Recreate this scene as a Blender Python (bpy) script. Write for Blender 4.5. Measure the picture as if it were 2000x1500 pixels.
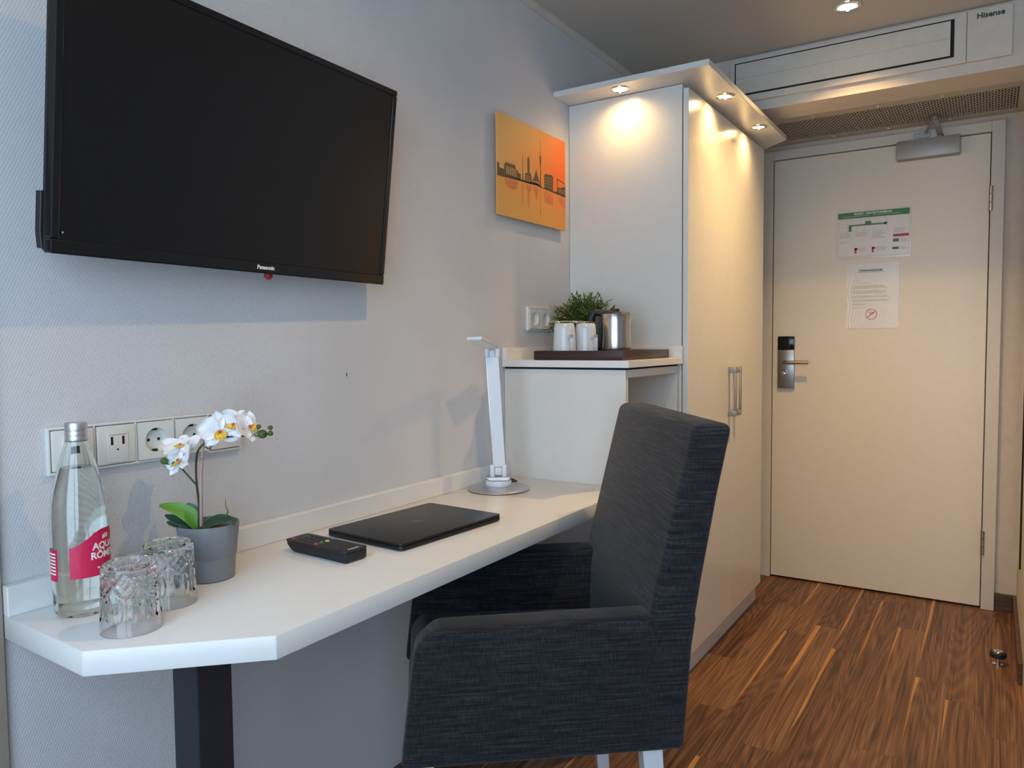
import bpy, bmesh, math, random
from math import sin, cos, pi, radians
from mathutils import Vector, Matrix, Euler

for o in list(bpy.data.objects): bpy.data.objects.remove(o)
S = bpy.context.scene
COL = S.collection

# ------------------------------------------------------------------ camera
cam_d = bpy.data.cameras.new('camera')
cam = bpy.data.objects.new('camera', cam_d); COL.objects.link(cam)
F_PX, YAW, PITCH, ROLL = 1465.265, 0.56805, -0.053450, -0.0088808
cam_d.sensor_fit = 'HORIZONTAL'; cam_d.sensor_width = 36.0
cam_d.lens = 36.0 * F_PX / 2000.0
cam_d.clip_start = 0.02
_f = Vector((-sin(YAW)*cos(PITCH), cos(YAW)*cos(PITCH), sin(PITCH)))
_r = Vector((cos(YAW), sin(YAW), 0)); _u = _r.cross(_f)
_r2 = _r*cos(ROLL) + _u*sin(ROLL); _u2 = -_r*sin(ROLL) + _u*cos(ROLL)
M = Matrix(((_r2.x, _u2.x, -_f.x, 1.254045), (_r2.y, _u2.y, -_f.y, 0.0), (_r2.z, _u2.z, -_f.z, 1.137731), (0, 0, 0, 1)))
cam.matrix_world = M
S.camera = cam

# ------------------------------------------------------------------ view, world, lights
S.view_settings.view_transform = 'Standard'
S.view_settings.look = 'None'
S.view_settings.gamma = 1.0
S.view_settings.use_curve_mapping = False
S.view_settings.exposure = 0.27
try:
    S.cycles.use_denoising = True
    S.cycles.max_bounces = 14; S.cycles.diffuse_bounces = 6; S.cycles.transmission_bounces = 14
    S.cycles.sample_clamp_indirect = 12.0
except Exception: pass
W = bpy.data.worlds.new('daylight'); S.world = W; W.use_nodes = True
bg = W.node_tree.nodes['Background']
bg.inputs['Color'].default_value = (0.62, 0.80, 1.0, 1); bg.inputs['Strength'].default_value = 1.6

def area_light(name, loc, target, sx, sy, power, color):
    l = bpy.data.lights.new(name, 'AREA'); l.shape = 'RECTANGLE'; l.size = sx; l.size_y = sy
    l.energy = power; l.color = color
    o = bpy.data.objects.new(name, l); COL.objects.link(o); o.location = loc
    o.rotation_euler = (Vector(target) - Vector(loc)).to_track_quat('-Z', 'Y').to_euler()
    return o
# daylight that comes in through the window behind the photographer
area_light('window_daylight', (1.25, -0.67, 1.30), (1.0, 1.5, 0.95), 1.9, 1.7, 27, (0.58, 0.78, 1.0))

WARM = (1.0, 0.62, 0.24)
def spot(name, loc, power, size=2.3, blend=0.8, radius=0.022, color=WARM, parent=None):
    l = bpy.data.lights.new(name, 'SPOT'); l.energy = power; l.color = color
    l.spot_size = size; l.spot_blend = blend; l.shadow_soft_size = radius
    o = bpy.data.objects.new(name, l); COL.objects.link(o); o.location = loc
    return o

# ------------------------------------------------------------------ material helpers
def nmat(name):
    m = bpy.data.materials.new(name); m.use_nodes = True
    nt = m.node_tree; b = nt.nodes['Principled BSDF']
    return m, nt, b
def N(nt, t, **kw):
    n = nt.nodes.new(t)
    for k, v in kw.items():
        if k.startswith('i_'):
            n.inputs[int(k[2:])].default_value = v
        else: setattr(n, k, v)
    return n
def L(nt, a, b): nt.links.new(a, b)
def math_(nt, op, a, b=None, c=None, clamp=False):
    n = nt.nodes.new('ShaderNodeMath'); n.operation = op; n.use_clamp = clamp
    for i, v in enumerate((a, b, c)):
        if v is None: continue
        if isinstance(v, (int, float)): n.inputs[i].default_value = v
        else: L(nt, v, n.inputs[i])
    return n.outputs[0]
def ramp(nt, fac, stops, interp='LINEAR'):
    n = nt.nodes.new('ShaderNodeValToRGB'); n.color_ramp.interpolation = interp
    e = n.color_ramp.elements
    while len(e) < len(stops): e.new(0.5)
    for el, (p, c) in zip(e, stops): el.position = p; el.color = (c[0], c[1], c[2], 1)
    L(nt, fac, n.inputs[0]); return n.outputs[0]
def coords(nt, scale=(1, 1, 1), rot=(0, 0, 0), kind='Object'):
    tc = nt.nodes.new('ShaderNodeTexCoord'); mp = nt.nodes.new('ShaderNodeMapping')
    mp.inputs['Scale'].default_value = scale; mp.inputs['Rotation'].default_value = rot
    L(nt, tc.outputs[kind], mp.inputs['Vector']); return mp.outputs[0]
def noise(nt, vec, scale, detail=2, rough=0.5, dist=0.0):
    n = nt.nodes.new('ShaderNodeTexNoise'); n.inputs['Scale'].default_value = scale
    n.inputs['Detail'].default_value = detail; n.inputs['Roughness'].default_value = rough
    n.inputs['Distortion'].default_value = dist
    L(nt, vec, n.inputs['Vector']); return n.outputs['Fac']
def bump(nt, b, h, strength=0.3, dist=0.001):
    n = nt.nodes.new('ShaderNodeBump'); n.inputs['Strength'].default_value = strength
    n.inputs['Distance'].default_value = dist
    L(nt, h, n.inputs['Height']); L(nt, n.outputs[0], b.inputs['Normal'])
def simple(name, col, rough=0.5, metal=0.0, var=0.04, vscale=30, bumpy=0.0, bscale=300, spec=None, coat=0.0):
    m, nt, b = nmat(name)
    v = coords(nt)
    f = noise(nt, v, vscale, 3)
    lo = tuple(max(0, c*(1-var)) for c in col); hi = tuple(min(1, c*(1+var)) for c in col)
    L(nt, ramp(nt, f, [(0.3, lo), (0.7, hi)]), b.inputs['Base Color'])
    b.inputs['Roughness'].default_value = rough; b.inputs['Metallic'].default_value = metal
    if spec is not None: b.inputs['Specular IOR Level'].default_value = spec
    if coat: b.inputs['Coat Weight'].default_value = coat; b.inputs['Coat Roughness'].default_value = 0.08
    if bumpy: bump(nt, b, noise(nt, v, bscale, 2), bumpy, 0.0006)
    return m

# wallpaper: white embossed weave
def make_wallpaper():
    m, nt, b = nmat('embossed_wallpaper')
    tc = nt.nodes.new('ShaderNodeTexCoord'); sp = nt.nodes.new('ShaderNodeSeparateXYZ')
    L(nt, tc.outputs['Object'], sp.inputs[0])
    h = math_(nt, 'ADD', sp.outputs[0], sp.outputs[1])
    v0 = coords(nt)
    j = noise(nt, v0, 45, 2)
    jj = math_(nt, 'MULTIPLY', j, 2.2)
    a = math_(nt, 'MULTIPLY', h, 2*pi/0.0066)
    z = math_(nt, 'MULTIPLY', sp.outputs[2], 2*pi/0.0052)
    p = math_(nt, 'ADD', math_(nt, 'ADD', a, math_(nt, 'MULTIPLY', z, 0.5)), jj)
    q = math_(nt, 'SUBTRACT', z, math_(nt, 'MULTIPLY', a, 0.35))
    s1 = math_(nt, 'SINE', p); s2 = math_(nt, 'SINE', q)
    pr = math_(nt, 'MULTIPLY', s1, s2)
    hh = math_(nt, 'ADD', math_(nt, 'MULTIPLY', pr, 0.5), math_(nt, 'MULTIPLY', noise(nt, v0, 260, 2), 0.6))
    bump(nt, b, hh, 0.45, 0.0009)
    L(nt, ramp(nt, noise(nt, v0, 3, 3), [(0.3, (0.60, 0.60, 0.62)), (0.7, (0.66, 0.66, 0.675))]), b.inputs['Base Color'])
    b.inputs['Roughness'].default_value = 0.75
    return m

def make_floor():
    m, nt, b = nmat('walnut_laminate')
    tc = nt.nodes.new('ShaderNodeTexCoord'); sp = nt.nodes.new('ShaderNodeSeparateXYZ')
    L(nt, tc.outputs['Object'], sp.inputs[0]); X, Y = sp.outputs[0], sp.outputs[1]
    BW = 0.094
    cx = math_(nt, 'DIVIDE', math_(nt, 'ADD', X, 10.03), BW)
    row = math_(nt, 'FLOOR', cx); u = math_(nt, 'FRACT', cx)
    wn = nt.nodes.new('ShaderNodeTexWhiteNoise'); wn.noise_dimensions = '1D'; L(nt, row, wn.inputs['W'])
    yy = math_(nt, 'ADD', math_(nt, 'DIVIDE', Y, 1.05), math_(nt, 'MULTIPLY', wn.outputs['Value'], 7.3))
    seg = math_(nt, 'FLOOR', yy); w_ = math_(nt, 'FRACT', yy)
    idn = nt.nodes.new('ShaderNodeTexWhiteNoise'); idn.noise_dimensions = '2D'
    cmb = nt.nodes.new('ShaderNodeCombineXYZ'); L(nt, row, cmb.inputs[0]); L(nt, seg, cmb.inputs[1])
    L(nt, cmb.outputs[0], idn.inputs['Vector']); ID = idn.outputs['Value']
    off = math_(nt, 'MULTIPLY', ID, 31.0)
    g = nt.nodes.new('ShaderNodeCombineXYZ')
    L(nt, math_(nt, 'MULTIPLY', X, 8.5), g.inputs[0]); L(nt, math_(nt, 'MULTIPLY', Y, 0.60), g.inputs[1]); L(nt, off, g.inputs[2])
    v = noise(nt, g.outputs[0], 1.2, 1, 0.4, 0.15)
    rings = math_(nt, 'SINE', math_(nt, 'MULTIPLY', v, 120.0))
    g2 = nt.nodes.new('ShaderNodeCombineXYZ')
    L(nt, math_(nt, 'MULTIPLY', X, 120), g2.inputs[0]); L(nt, math_(nt, 'MULTIPLY', Y, 1.7), g2.inputs[1]); L(nt, off, g2.inputs[2])
    fine = noise(nt, g2.outputs[0], 1.6, 4, 0.62, 0.12)
    g3 = nt.nodes.new('ShaderNodeCombineXYZ')
    L(nt, math_(nt, 'MULTIPLY', X, 22), g3.inputs[0]); L(nt, math_(nt, 'MULTIPLY', Y, 1.0), g3.inputs[1]); L(nt, off, g3.inputs[2])
    broad = noise(nt, g3.outputs[0], 1.0, 3, 0.5, 0.4)
    t = math_(nt, 'ADD', math_(nt, 'MULTIPLY', rings, 0.05), math_(nt, 'MULTIPLY', fine, 0.72))
    t = math_(nt, 'ADD', t, math_(nt, 'MULTIPLY', broad, 0.30))
    t = math_(nt, 'ADD', t, math_(nt, 'MULTIPLY', math_(nt, 'SUBTRACT', ID, 0.5), 0.13))
    base = ramp(nt, t, [(0.33, (0.042, 0.018, 0.010)), (0.45, (0.108, 0.047, 0.023)), (0.57, (0.185, 0.088, 0.043)), (0.72, (0.29, 0.152, 0.076))])
    # pale sapwood streaks that taper along one edge of some boards
    sn = nt.nodes.new('ShaderNodeTexNoise'); sn.noise_dimensions = '2D'
    g4 = nt.nodes.new('ShaderNodeCombineXYZ'); L(nt, math_(nt, 'MULTIPLY', row, 3.71), g4.inputs[0]); L(nt, math_(nt, 'MULTIPLY', yy, 1.0), g4.inputs[1])
    sn.inputs['Scale'].default_value = 1.5; sn.inputs['Detail'].default_value = 1
    L(nt, g4.outputs[0], sn.inputs['Vector'])
    sel = math_(nt, 'GREATER_THAN', math_(nt, 'FRACT', math_(nt, 'MULTIPLY', ID, 13.7)), 0.50)
    taper = math_(nt, 'MULTIPLY', math_(nt, 'SUBTRACT', w_, 0.12), 0.20)
    wob = math_(nt, 'MULTIPLY', math_(nt, 'SUBTRACT', sn.outputs['Fac'], 0.5), 0.34)
    wid = math_(nt, 'MULTIPLY', math_(nt, 'MAXIMUM', math_(nt, 'ADD', taper, wob), 0.0), sel)
    edge = math_(nt, 'SUBTRACT', wid, u)
    mask = math_(nt, 'MULTIPLY', edge, 22.0, clamp=True)
    mix = nt.nodes.new('ShaderNodeMix'); mix.data_type = 'RGBA'
    L(nt, math_(nt, 'MULTIPLY', mask, 0.85), mix.inputs[0]); L(nt, base, mix.inputs[6])
    L(nt, ramp(nt, fine, [(0.3, (0.42, 0.19, 0.055)), (0.7, (0.62, 0.31, 0.10))]), mix.inputs[7])
    # thin joints between boards
    jx = math_(nt, 'LESS_THAN', u, 0.008); jy = math_(nt, 'LESS_THAN', w_, 0.0016)
    j = math_(nt, 'MAXIMUM', jx, jy)
    mix2 = nt.nodes.new('ShaderNodeMix'); mix2.data_type = 'RGBA'
    L(nt, math_(nt, 'MULTIPLY', j, 0.45), mix2.inputs[0]); L(nt, mix.outputs[2], mix2.inputs[6]); mix2.inputs[7].default_value = (0.03, 0.012, 0.006, 1)
    L(nt, mix2.outputs[2], b.inputs['Base Color'])
    b.inputs['Roughness'].default_value = 0.42; b.inputs['Specular IOR Level'].default_value = 0.35
    bump(nt, b, fine, 0.12, 0.0004)
    return m

def make_fabric():
    m, nt, b = nmat('charcoal_slub_fabric')
    v1 = coords(nt, (10, 10, 520)); v2 = coords(nt, (14, 14, 230)); v3 = coords(nt, (700, 700, 60)); v4 = coords(nt)
    n1 = noise(nt, v1, 1.0, 3, 0.6); n2 = noise(nt, v2, 1.0, 2, 0.5); n3 = noise(nt, v3, 1.0, 2, 0.5); n4 = noise(nt, v4, 900, 2)
    t = math_(nt, 'ADD', math_(nt, 'MULTIPLY', n1, 0.32), math_(nt, 'MULTIPLY', n2, 0.22))
    t = math_(nt, 'ADD', t, math_(nt, 'MULTIPLY', n3, 0.24)); t = math_(nt, 'ADD', t, math_(nt, 'MULTIPLY', n4, 0.22))
    L(nt, ramp(nt, t, [(0.40, (0.006, 0.0062, 0.008)), (0.50, (0.0165, 0.0165, 0.0195)), (0.61, (0.048, 0.046, 0.050))]), b.inputs['Base Color'])
    b.inputs['Roughness'].default_value = 0.95; b.inputs['Specular IOR Level'].default_value = 0.15
    b.inputs['Sheen Weight'].default_value = 0.12; b.inputs['Sheen Roughness'].default_value = 0.5
    bump(nt, b, t, 0.7, 0.0012)
    return m

def make_glass(name, tint=(1, 1, 1), ior=1.48, rough=0.0):
    m, nt, b = nmat(name)
    b.inputs['Base Color'].default_value = (*tint, 1); b.inputs['Roughness'].default_value = rough
    b.inputs['Transmission Weight'].default_value = 1.0; b.inputs['IOR'].default_value = ior
    return m

def emissive(name, col, s):
    m, nt, b = nmat(name)
    b.inputs['Base Color'].default_value = (*col, 1)
    b.inputs['Emission Color'].default_value = (*col, 1); b.inputs['Emission Strength'].default_value = s
    return m

def make_painting():
    m, nt, b = nmat('sunset_print')
    tc = nt.nodes.new('ShaderNodeTexCoord'); sp = nt.nodes.new('ShaderNodeSeparateXYZ')
    L(nt, tc.outputs['Object'], sp.inputs[0])
    hz = math_(nt, 'DIVIDE', sp.outputs[2], 0.30)             # 0..1 upwards
    hy = math_(nt, 'DIVIDE', sp.outputs[1], 0.42)             # 0..1 to the right
    up = math_(nt, 'GREATER_THAN', hz, 0.40)
    d = math_(nt, 'ADD', math_(nt, 'MULTIPLY', hy, 0.8), math_(nt, 'MULTIPLY', math_(nt, 'ABSOLUTE', math_(nt, 'SUBTRACT', hz, 0.62)), -0.5))
    sky = ramp(nt, d, [(0.0, (0.80, 0.42, 0.12)), (0.30, (0.83, 0.33, 0.06)), (0.60, (0.85, 0.18, 0.015)), (0.85, (0.84, 0.12, 0.006))])
    wat = ramp(nt, math_(nt, 'ADD', math_(nt, 'MULTIPLY', hy, 0.45), math_(nt, 'MULTIPLY', hz, 0.9)), [(0.0, (0.80, 0.42, 0.10)), (0.45, (0.84, 0.35, 0.055)), (0.8, (0.86, 0.22, 0.04))])
    mx = nt.nodes.new('ShaderNodeMix'); mx.data_type = 'RGBA'
    L(nt, up, mx.inputs[0]); L(nt, wat, mx.inputs[6]); L(nt, sky, mx.inputs[7])
    L(nt, mx.outputs[2], b.inputs['Base Color']); b.inputs['Roughness'].default_value = 0.55
    return m

def make_darkwood(name='dark_stained_wood', a=(0.018, 0.008, 0.009), c=(0.06, 0.028, 0.026)):
    m, nt, b = nmat(name)
    v = coords(nt, (3, 14, 90)); n = noise(nt, v, 1.0, 4, 0.6, 0.6)
    L(nt, ramp(nt, n, [(0.3, a), (0.7, c)]), b.inputs['Base Color'])
    b.inputs['Roughness'].default_value = 0.4; bump(nt, b, n, 0.1, 0.0004)
    return m

def make_brushed(name, col, rough=0.3, sc=(2, 2, 400)):
    m, nt, b = nmat(name)
    v = coords(nt, sc); n = noise(nt, v, 1.0, 3)
    L(nt, ramp(nt, n, [(0.3, tuple(c*0.9 for c in col)), (0.7, col)]), b.inputs['Base Color'])
    b.inputs['Metallic'].default_value = 1.0
    L(nt, ramp(nt, n, [(0.3, (rough*0.85,)*3), (0.7, (rough*1.15,)*3)]), b.inputs['Roughness'])
    return m

def make_leaf(name, a, c):
    m, nt, b = nmat(name)
    n = noise(nt, coords(nt), 18, 3)
    L(nt, ramp(nt, n, [(0.3, a), (0.7, c)]), b.inputs['Base Color'])
    b.inputs['Roughness'].default_value = 0.42; b.inputs['Subsurface Weight'].default_value = 0.05
    return m

MT = dict(
    wall=make_wallpaper(), floor=make_floor(), fabric=make_fabric(),
    ceiling=simple('ceiling_paint', (0.53, 0.50, 0.455), 0.85, var=0.01),
    bulk=simple('bulkhead_paint', (0.60, 0.55, 0.49), 0.7, bumpy=0.1),
    trimw=simple('white_trim_paint', (0.60, 0.56, 0.50), 0.6),
    desk=simple('white_laminate', (0.76, 0.76, 0.745), 0.30, var=0.015),
    cab=simple('cream_white_lacquer', (0.70, 0.69, 0.655), 0.26, var=0.015),
    door=simple('off_white_door_laminate', (0.74, 0.68, 0.57), 0.36, var=0.015),
    frame=simple('white_door_frame_paint', (0.64, 0.61, 0.55), 0.4, var=0.02),
    skirt=make_darkwood('walnut_baseboard', (0.050, 0.026, 0.014), (0.13, 0.068, 0.036)), tray=make_darkwood(),
    black=simple('black_gloss_plastic', (0.008, 0.008, 0.009), 0.12, var=0.1),
    screen=simple('dark_tv_panel', (0.006, 0.006, 0.007), 0.22, var=0.1),
    blackm=simple('black_matt_plastic', (0.014, 0.014, 0.016), 0.5, var=0.1),
    post=simple('anthracite_powder_coat', (0.020, 0.022, 0.028), 0.45, var=0.1),
    gap=simple('dark_gap', (0.01, 0.01, 0.01), 0.9),
    laptop=simple('midnight_aluminium', (0.022, 0.023, 0.026), 0.38, metal=0.6, var=0.05),
    logo=simple('polished_dark_logo', (0.030, 0.031, 0.035), 0.28, metal=0.7, var=0.05),
    steel=make_brushed('brushed_steel', (0.62, 0.58, 0.53), 0.24, (300, 300, 3)),
    nickel=make_brushed('satin_nickel', (0.50, 0.46, 0.40), 0.32),
    lockm=make_brushed('satin_lock_steel', (0.42, 0.41, 0.39), 0.36),
    chrome=simple('chrome', (0.75, 0.74, 0.72), 0.12, metal=1.0, var=0.03),
    lampalu=make_brushed('silver_lamp_disc', (0.60, 0.60, 0.62), 0.38, (200, 3, 3)),
    lampw=simple('pearl_white_plastic', (0.70, 0.74, 0.80), 0.35, var=0.02),
    plate=simple('ivory_switch_plastic', (0.74, 0.74, 0.70), 0.3, var=0.01),
    closer=simple('silver_paint', (0.36, 0.34, 0.32), 0.45, metal=0.35, var=0.03),
    glass=make_glass('clear_glass', (0.99, 1.0, 1.0), 1.45), bottle=make_glass('pale_green_glass', (0.965, 1.0, 0.985), 1.45),
    water=make_glass('water', (0.98, 1.0, 1.0), 1.33),
    red=simple('magenta_label', (0.60, 0.008, 0.075), 0.4, var=0.04),
    pinkdot=simple('pink_label_ink', (0.80, 0.18, 0.32), 0.5),
    white=simple('white_ink', (0.85, 0.85, 0.84), 0.5, var=0.01),
    paper=simple('laminated_paper', (0.74, 0.72, 0.68), 0.22, var=0.02),
    film=simple('clear_laminate_edge', (0.70, 0.67, 0.60), 0.12, var=0.02),
    green=simple('sign_green', (0.035, 0.17, 0.035), 0.4), ink=simple('dark_ink', (0.05, 0.05, 0.05), 0.5),
    grey=simple('grey_ink', (0.26, 0.23, 0.21), 0.5), redink=simple('red_ink', (0.45, 0.03, 0.07), 0.5),
    pot=simple('grey_ceramic', (0.20, 0.21, 0.225), 0.45, var=0.05),
    soil=simple('soil', (0.03, 0.018, 0.014), 0.95, var=0.4, vscale=200, bumpy=0.8),
    leafb=make_leaf('fresh_green_leaf', (0.075, 0.20, 0.014), (0.13, 0.31, 0.025)),
    leafd=make_leaf('dark_green_leaf', (0.010, 0.040, 0.022), (0.020, 0.070, 0.036)),
    stem=make_leaf('dark_stem', (0.018, 0.03, 0.018), (0.04, 0.06, 0.03)),
    budm=make_leaf('olive_bud', (0.045, 0.085, 0.012), (0.09, 0.15, 0.03)),
    petal=simple('white_petal', (0.86, 0.86, 0.87), 0.55, var=0.02),
    yellow=simple('yellow_flower_lip', (0.85, 0.52, 0.06), 0.5, var=0.2, vscale=300),
    magenta=simple('magenta_flower_throat', (0.55, 0.06, 0.12), 0.5),
    bamboo=simple('bamboo_stake', (0.42, 0.28, 0.22), 0.6, var=0.1),
    folia=make_leaf('bushy_foliage', (0.020, 0.055, 0.008), (0.11, 0.18, 0.03)),
    porcelain=simple('white_porcelain', (0.66, 0.68, 0.70), 0.15, var=0.01),
    curtain=simple('beige_curtain', (0.30, 0.25, 0.20), 0.9, bumpy=0.3),
    mesh=simple('beige_perforated_metal', (0.52, 0.47, 0.38), 0.45, var=0.03),
    mirror=simple('mirror_silver', (0.85, 0.85, 0.84), 0.02, metal=1.0, var=0.0),
    lens=emissive('warm_spot_lens', (1.0, 0.78, 0.42), 14.0),
    reddot=simple('red_plastic', (0.40, 0.02, 0.01), 0.4),
    blueb=simple('blue_button', (0.03, 0.09, 0.40), 0.4), yelb=simple('yellow_button', (0.75, 0.65, 0.10), 0.4),
    grnb=simple('green_button', (0.02, 0.28, 0.12), 0.4), redb=simple('red_button', (0.60, 0.03, 0.06), 0.4),
    btn=simple('rubber_button', (0.035, 0.035, 0.04), 0.5),
    hole=simple('socket_hole', (0.01, 0.01, 0.012), 0.8),
)

# ------------------------------------------------------------------ object helpers
def tag(o, label=None, cat=None, group=None, kind=None):
    if label: o['label'] = label
    if cat: o['category'] = cat
    if group: o['group'] = group
    if kind: o['kind'] = kind
    return o
def thing(name, label, cat, loc=(0, 0, 0), rz=0.0, group=None):
    o = bpy.data.objects.new(name, None); COL.objects.link(o)
    o.empty_display_size = 0.05
    o.location = loc; o.rotation_euler = (0, 0, rz)
    o['_m'] = 1
    del o['_m']
    return tag(o, label, cat, group)
def basis(o):
    m = Matrix.Identity(4)
    while o is not None:
        m = (Matrix.Translation(o.location) @ o.rotation_euler.to_matrix().to_4x4()) @ m
        o = o.parent
    return m
def obj(name, bm, mat, parent=None, smooth=False, local=False, angle=40):
    """link bm as one mesh; coordinates are world unless local"""
    if parent is not None and not local:
        bm.transform(basis(parent).inverted())
    me = bpy.data.meshes.new(name)
    bmesh.ops.recalc_face_normals(bm, faces=bm.faces[:])
    bm.to_mesh(me); bm.free()
    mats = mat if isinstance(mat, (list, tuple)) else [mat]
    for m in mats: me.materials.append(m)
    if smooth:
        for p in me.polygons: p.use_smooth = True
        try: me.set_sharp_from_angle(angle=radians(angle))
        except Exception: pass
    o = bpy.data.objects.new(name, me); COL.objects.link(o)
    if parent is not None: o.parent = parent
    return o
def structure(name, bm, mat, parent=None, **kw):
    o = obj(name, bm, mat, parent, **kw)
    if parent is None: o['kind'] = 'structure'
    return o
def nb(): return bmesh.new()
def box(bm, x0, x1, y0, y1, z0, z1, bev=0.0, seg=2, mi=0, M=None):
    vs = [bm.verts.new((x, y, z)) for x in (x0, x1) for y in (y0, y1) for z in (z0, z1)]
    q = [(0, 1, 3, 2), (4, 6, 7, 5), (0, 4, 5, 1), (2, 3, 7, 6), (0, 2, 6, 4), (1, 5, 7, 3)]
    fs = [bm.faces.new([vs[i] for i in f]) for f in q]
    for f in fs: f.material_index = mi
    if M is not None: bmesh.ops.transform(bm, matrix=M, verts=vs)
    if bev > 0:
        es = list({e for f in fs for e in f.edges})
        r = bmesh.ops.bevel(bm, geom=es, offset=bev, segments=seg, affect='EDGES', profile=0.5)
        for f in r['faces']: f.material_index = mi
    return bm
def prism(bm, pts, a0, a1, axis='z', bev=0.0, seg=2, mi=0):
    """polygon pts extruded along axis; pts are the two other coords in x,y,z order"""
    def mk(p, a):
        return {'z': (p[0], p[1], a), 'y': (p[0], a, p[1]), 'x': (a, p[0], p[1])}[axis]
    lo = [bm.verts.new(mk(p, a0)) for p in pts]; hi = [bm.verts.new(mk(p, a1)) for p in pts]
    n = len(pts); fs = [bm.faces.new(lo[::-1]), bm.faces.new(hi)]
    for i in range(n): fs.append(bm.faces.new((lo[i], lo[(i+1) % n], hi[(i+1) % n], hi[i])))
    for f in fs: f.material_index = mi
    if bev:
        bmesh.ops.recalc_face_normals(bm, faces=fs)
        es = list({e for f in fs for e in f.edges})
        r = bmesh.ops.bevel(bm, geom=es, offset=bev, segments=seg, affect='EDGES', profile=0.5)
        for f in r['faces']: f.material_index = mi
    return bm
def lathe(bm, prof, cx=0, cy=0, cz=0, n=48, closed=False, mi=0, rf=None):
    """prof = list of (r, z); r==0 makes a pole"""
    rings = []
    for k, (r, z) in enumerate(prof):
        if r <= 1e-7: rings.append([bm.verts.new((cx, cy, cz+z))])
        else:
            rings.append([bm.verts.new((cx+(r*(rf(2*pi*i/n, k) if rf else 1))*cos(2*pi*i/n), cy+(r*(rf(2*pi*i/n, k) if rf else 1))*sin(2*pi*i/n), cz+z)) for i in range(n)])
    pairs = list(zip(rings[:-1], rings[1:]))
    if closed: pairs.append((rings[-1], rings[0]))
    for a, b in pairs:
        for i in range(n):
            j = (i+1) % n
            if len(a) == 1 and len(b) == 1: break
            if len(a) == 1: f = (a[0], b[i], b[j])
            elif len(b) == 1: f = (a[i], a[j], b[0])
            else: f = (a[i], a[j], b[j], b[i])
            bm.faces.new(f).material_index = mi
    return bm
def tube(bm, pts, r, n=12, mi=0, cap=True):
    pts = [Vector(p) for p in pts]; m = len(pts)
    rs = r if isinstance(r, (list, tuple)) else [r]*m
    rings = []; prev = None
    for i, p in enumerate(pts):
        d = (pts[min(i+1, m-1)] - pts[max(i-1, 0)]).normalized()
        if prev is None:
            a = d.orthogonal().normalized()
        else:
            a = (prev - d*prev.dot(d)).normalized()
        prev = a; b_ = d.cross(a)
        rings.append([bm.verts.new(p + (a*cos(2*pi*k/n) + b_*sin(2*pi*k/n))*rs[i]) for k in range(n)])
    for A, B in zip(rings[:-1], rings[1:]):
        for k in range(n):
            bm.faces.new((A[k], A[(k+1) % n], B[(k+1) % n], B[k])).material_index = mi
    if cap:
        bm.faces.new(rings[0][::-1]).material_index = mi; bm.faces.new(rings[-1]).material_index = mi
    return bm
def curve_pts(ctrl, n=8):
    """Catmull-Rom through control points"""
    P = [Vector(c) for c in ctrl]; P = [P[0]*2-P[1]] + P + [P[-1]*2-P[-2]]; out = []
    for i in range(1, len(P)-2):
        for k in range(n):
            t = k/n; a, b_, c, d = P[i-1], P[i], P[i+1], P[i+2]
            out.append(0.5*((2*b_) + (c-a)*t + (2*a-5*b_+4*c-d)*t*t + (3*b_-a-3*c+d)*t**3))
    out.append(P[-2]); return out
def ball(bm, c, r, n=10, sq=(1, 1, 1), mi=0):
    before = set(bm.verts)
    bmesh.ops.create_uvsphere(bm, u_segments=n*2, v_segments=n, radius=r)
    new = [v for v in bm.verts if v not in before]
    for v in new: v.co = Vector((v.co.x*sq[0]+c[0], v.co.y*sq[1]+c[1], v.co.z*sq[2]+c[2]))
    for v in new:
        for f in v.link_faces: f.material_index = mi
    return bm
def text_bm(txt, size, extrude=0.0, bold=False, align='CENTER', space=1.0):
    cu = bpy.data.curves.new('t', 'FONT'); cu.body = txt; cu.size = size; cu.extrude = extrude
    cu.align_x = align; cu.align_y = 'CENTER'; cu.space_character = space; cu.resolution_u = 3
    if bold: cu.offset = size*0.03
    o = bpy.data.objects.new('t', cu); COL.objects.link(o)
    bpy.context.view_layer.update()
    me = bpy.data.meshes.new_from_object(o.evaluated_get(bpy.context.evaluated_depsgraph_get()))
    bm = nb(); bm.from_mesh(me)
    bpy.data.objects.remove(o); bpy.data.curves.remove(cu); bpy.data.meshes.remove(me)
    return bm
def join_bm(dst, src, mi=0):
    vm = {v: dst.verts.new(v.co) for v in src.verts}
    for f in src.faces:
        try: dst.faces.new([vm[v] for v in f.verts]).material_index = mi
        except ValueError: pass
    src.free(); return dst

# facing matrices: text (x right, y up, z out) placed on a surface
def facing(loc, right, up):
    r = Vector(right).normalized(); u = Vector(up).normalized(); n = r.cross(u)
    return Matrix(((r.x, u.x, n.x, loc[0]), (r.y, u.y, n.y, loc[1]), (r.z, u.z, n.z, loc[2]), (0, 0, 0, 1)))

# ------------------------------------------------------------------ dimensions
D = 3.700; CEIL = 2.222; ZD = 0.734; XR = 1.365

# ------------------------------------------------------------------ room shell
b = nb(); box(b, -0.05, 3.2, -0.6, D+0.1, -0.05, 0.0); structure('floor', b, MT['floor'])
b = nb(); box(b, -0.1, 3.3, -0.6, D+0.1, CEIL, CEIL+0.1); structure('ceiling', b, MT['ceiling'])
b = nb(); box(b, -0.1, 0.0, -0.6, D+0.1, 0.0, CEIL); structure('wall_left', b, MT['wall'])
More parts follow.
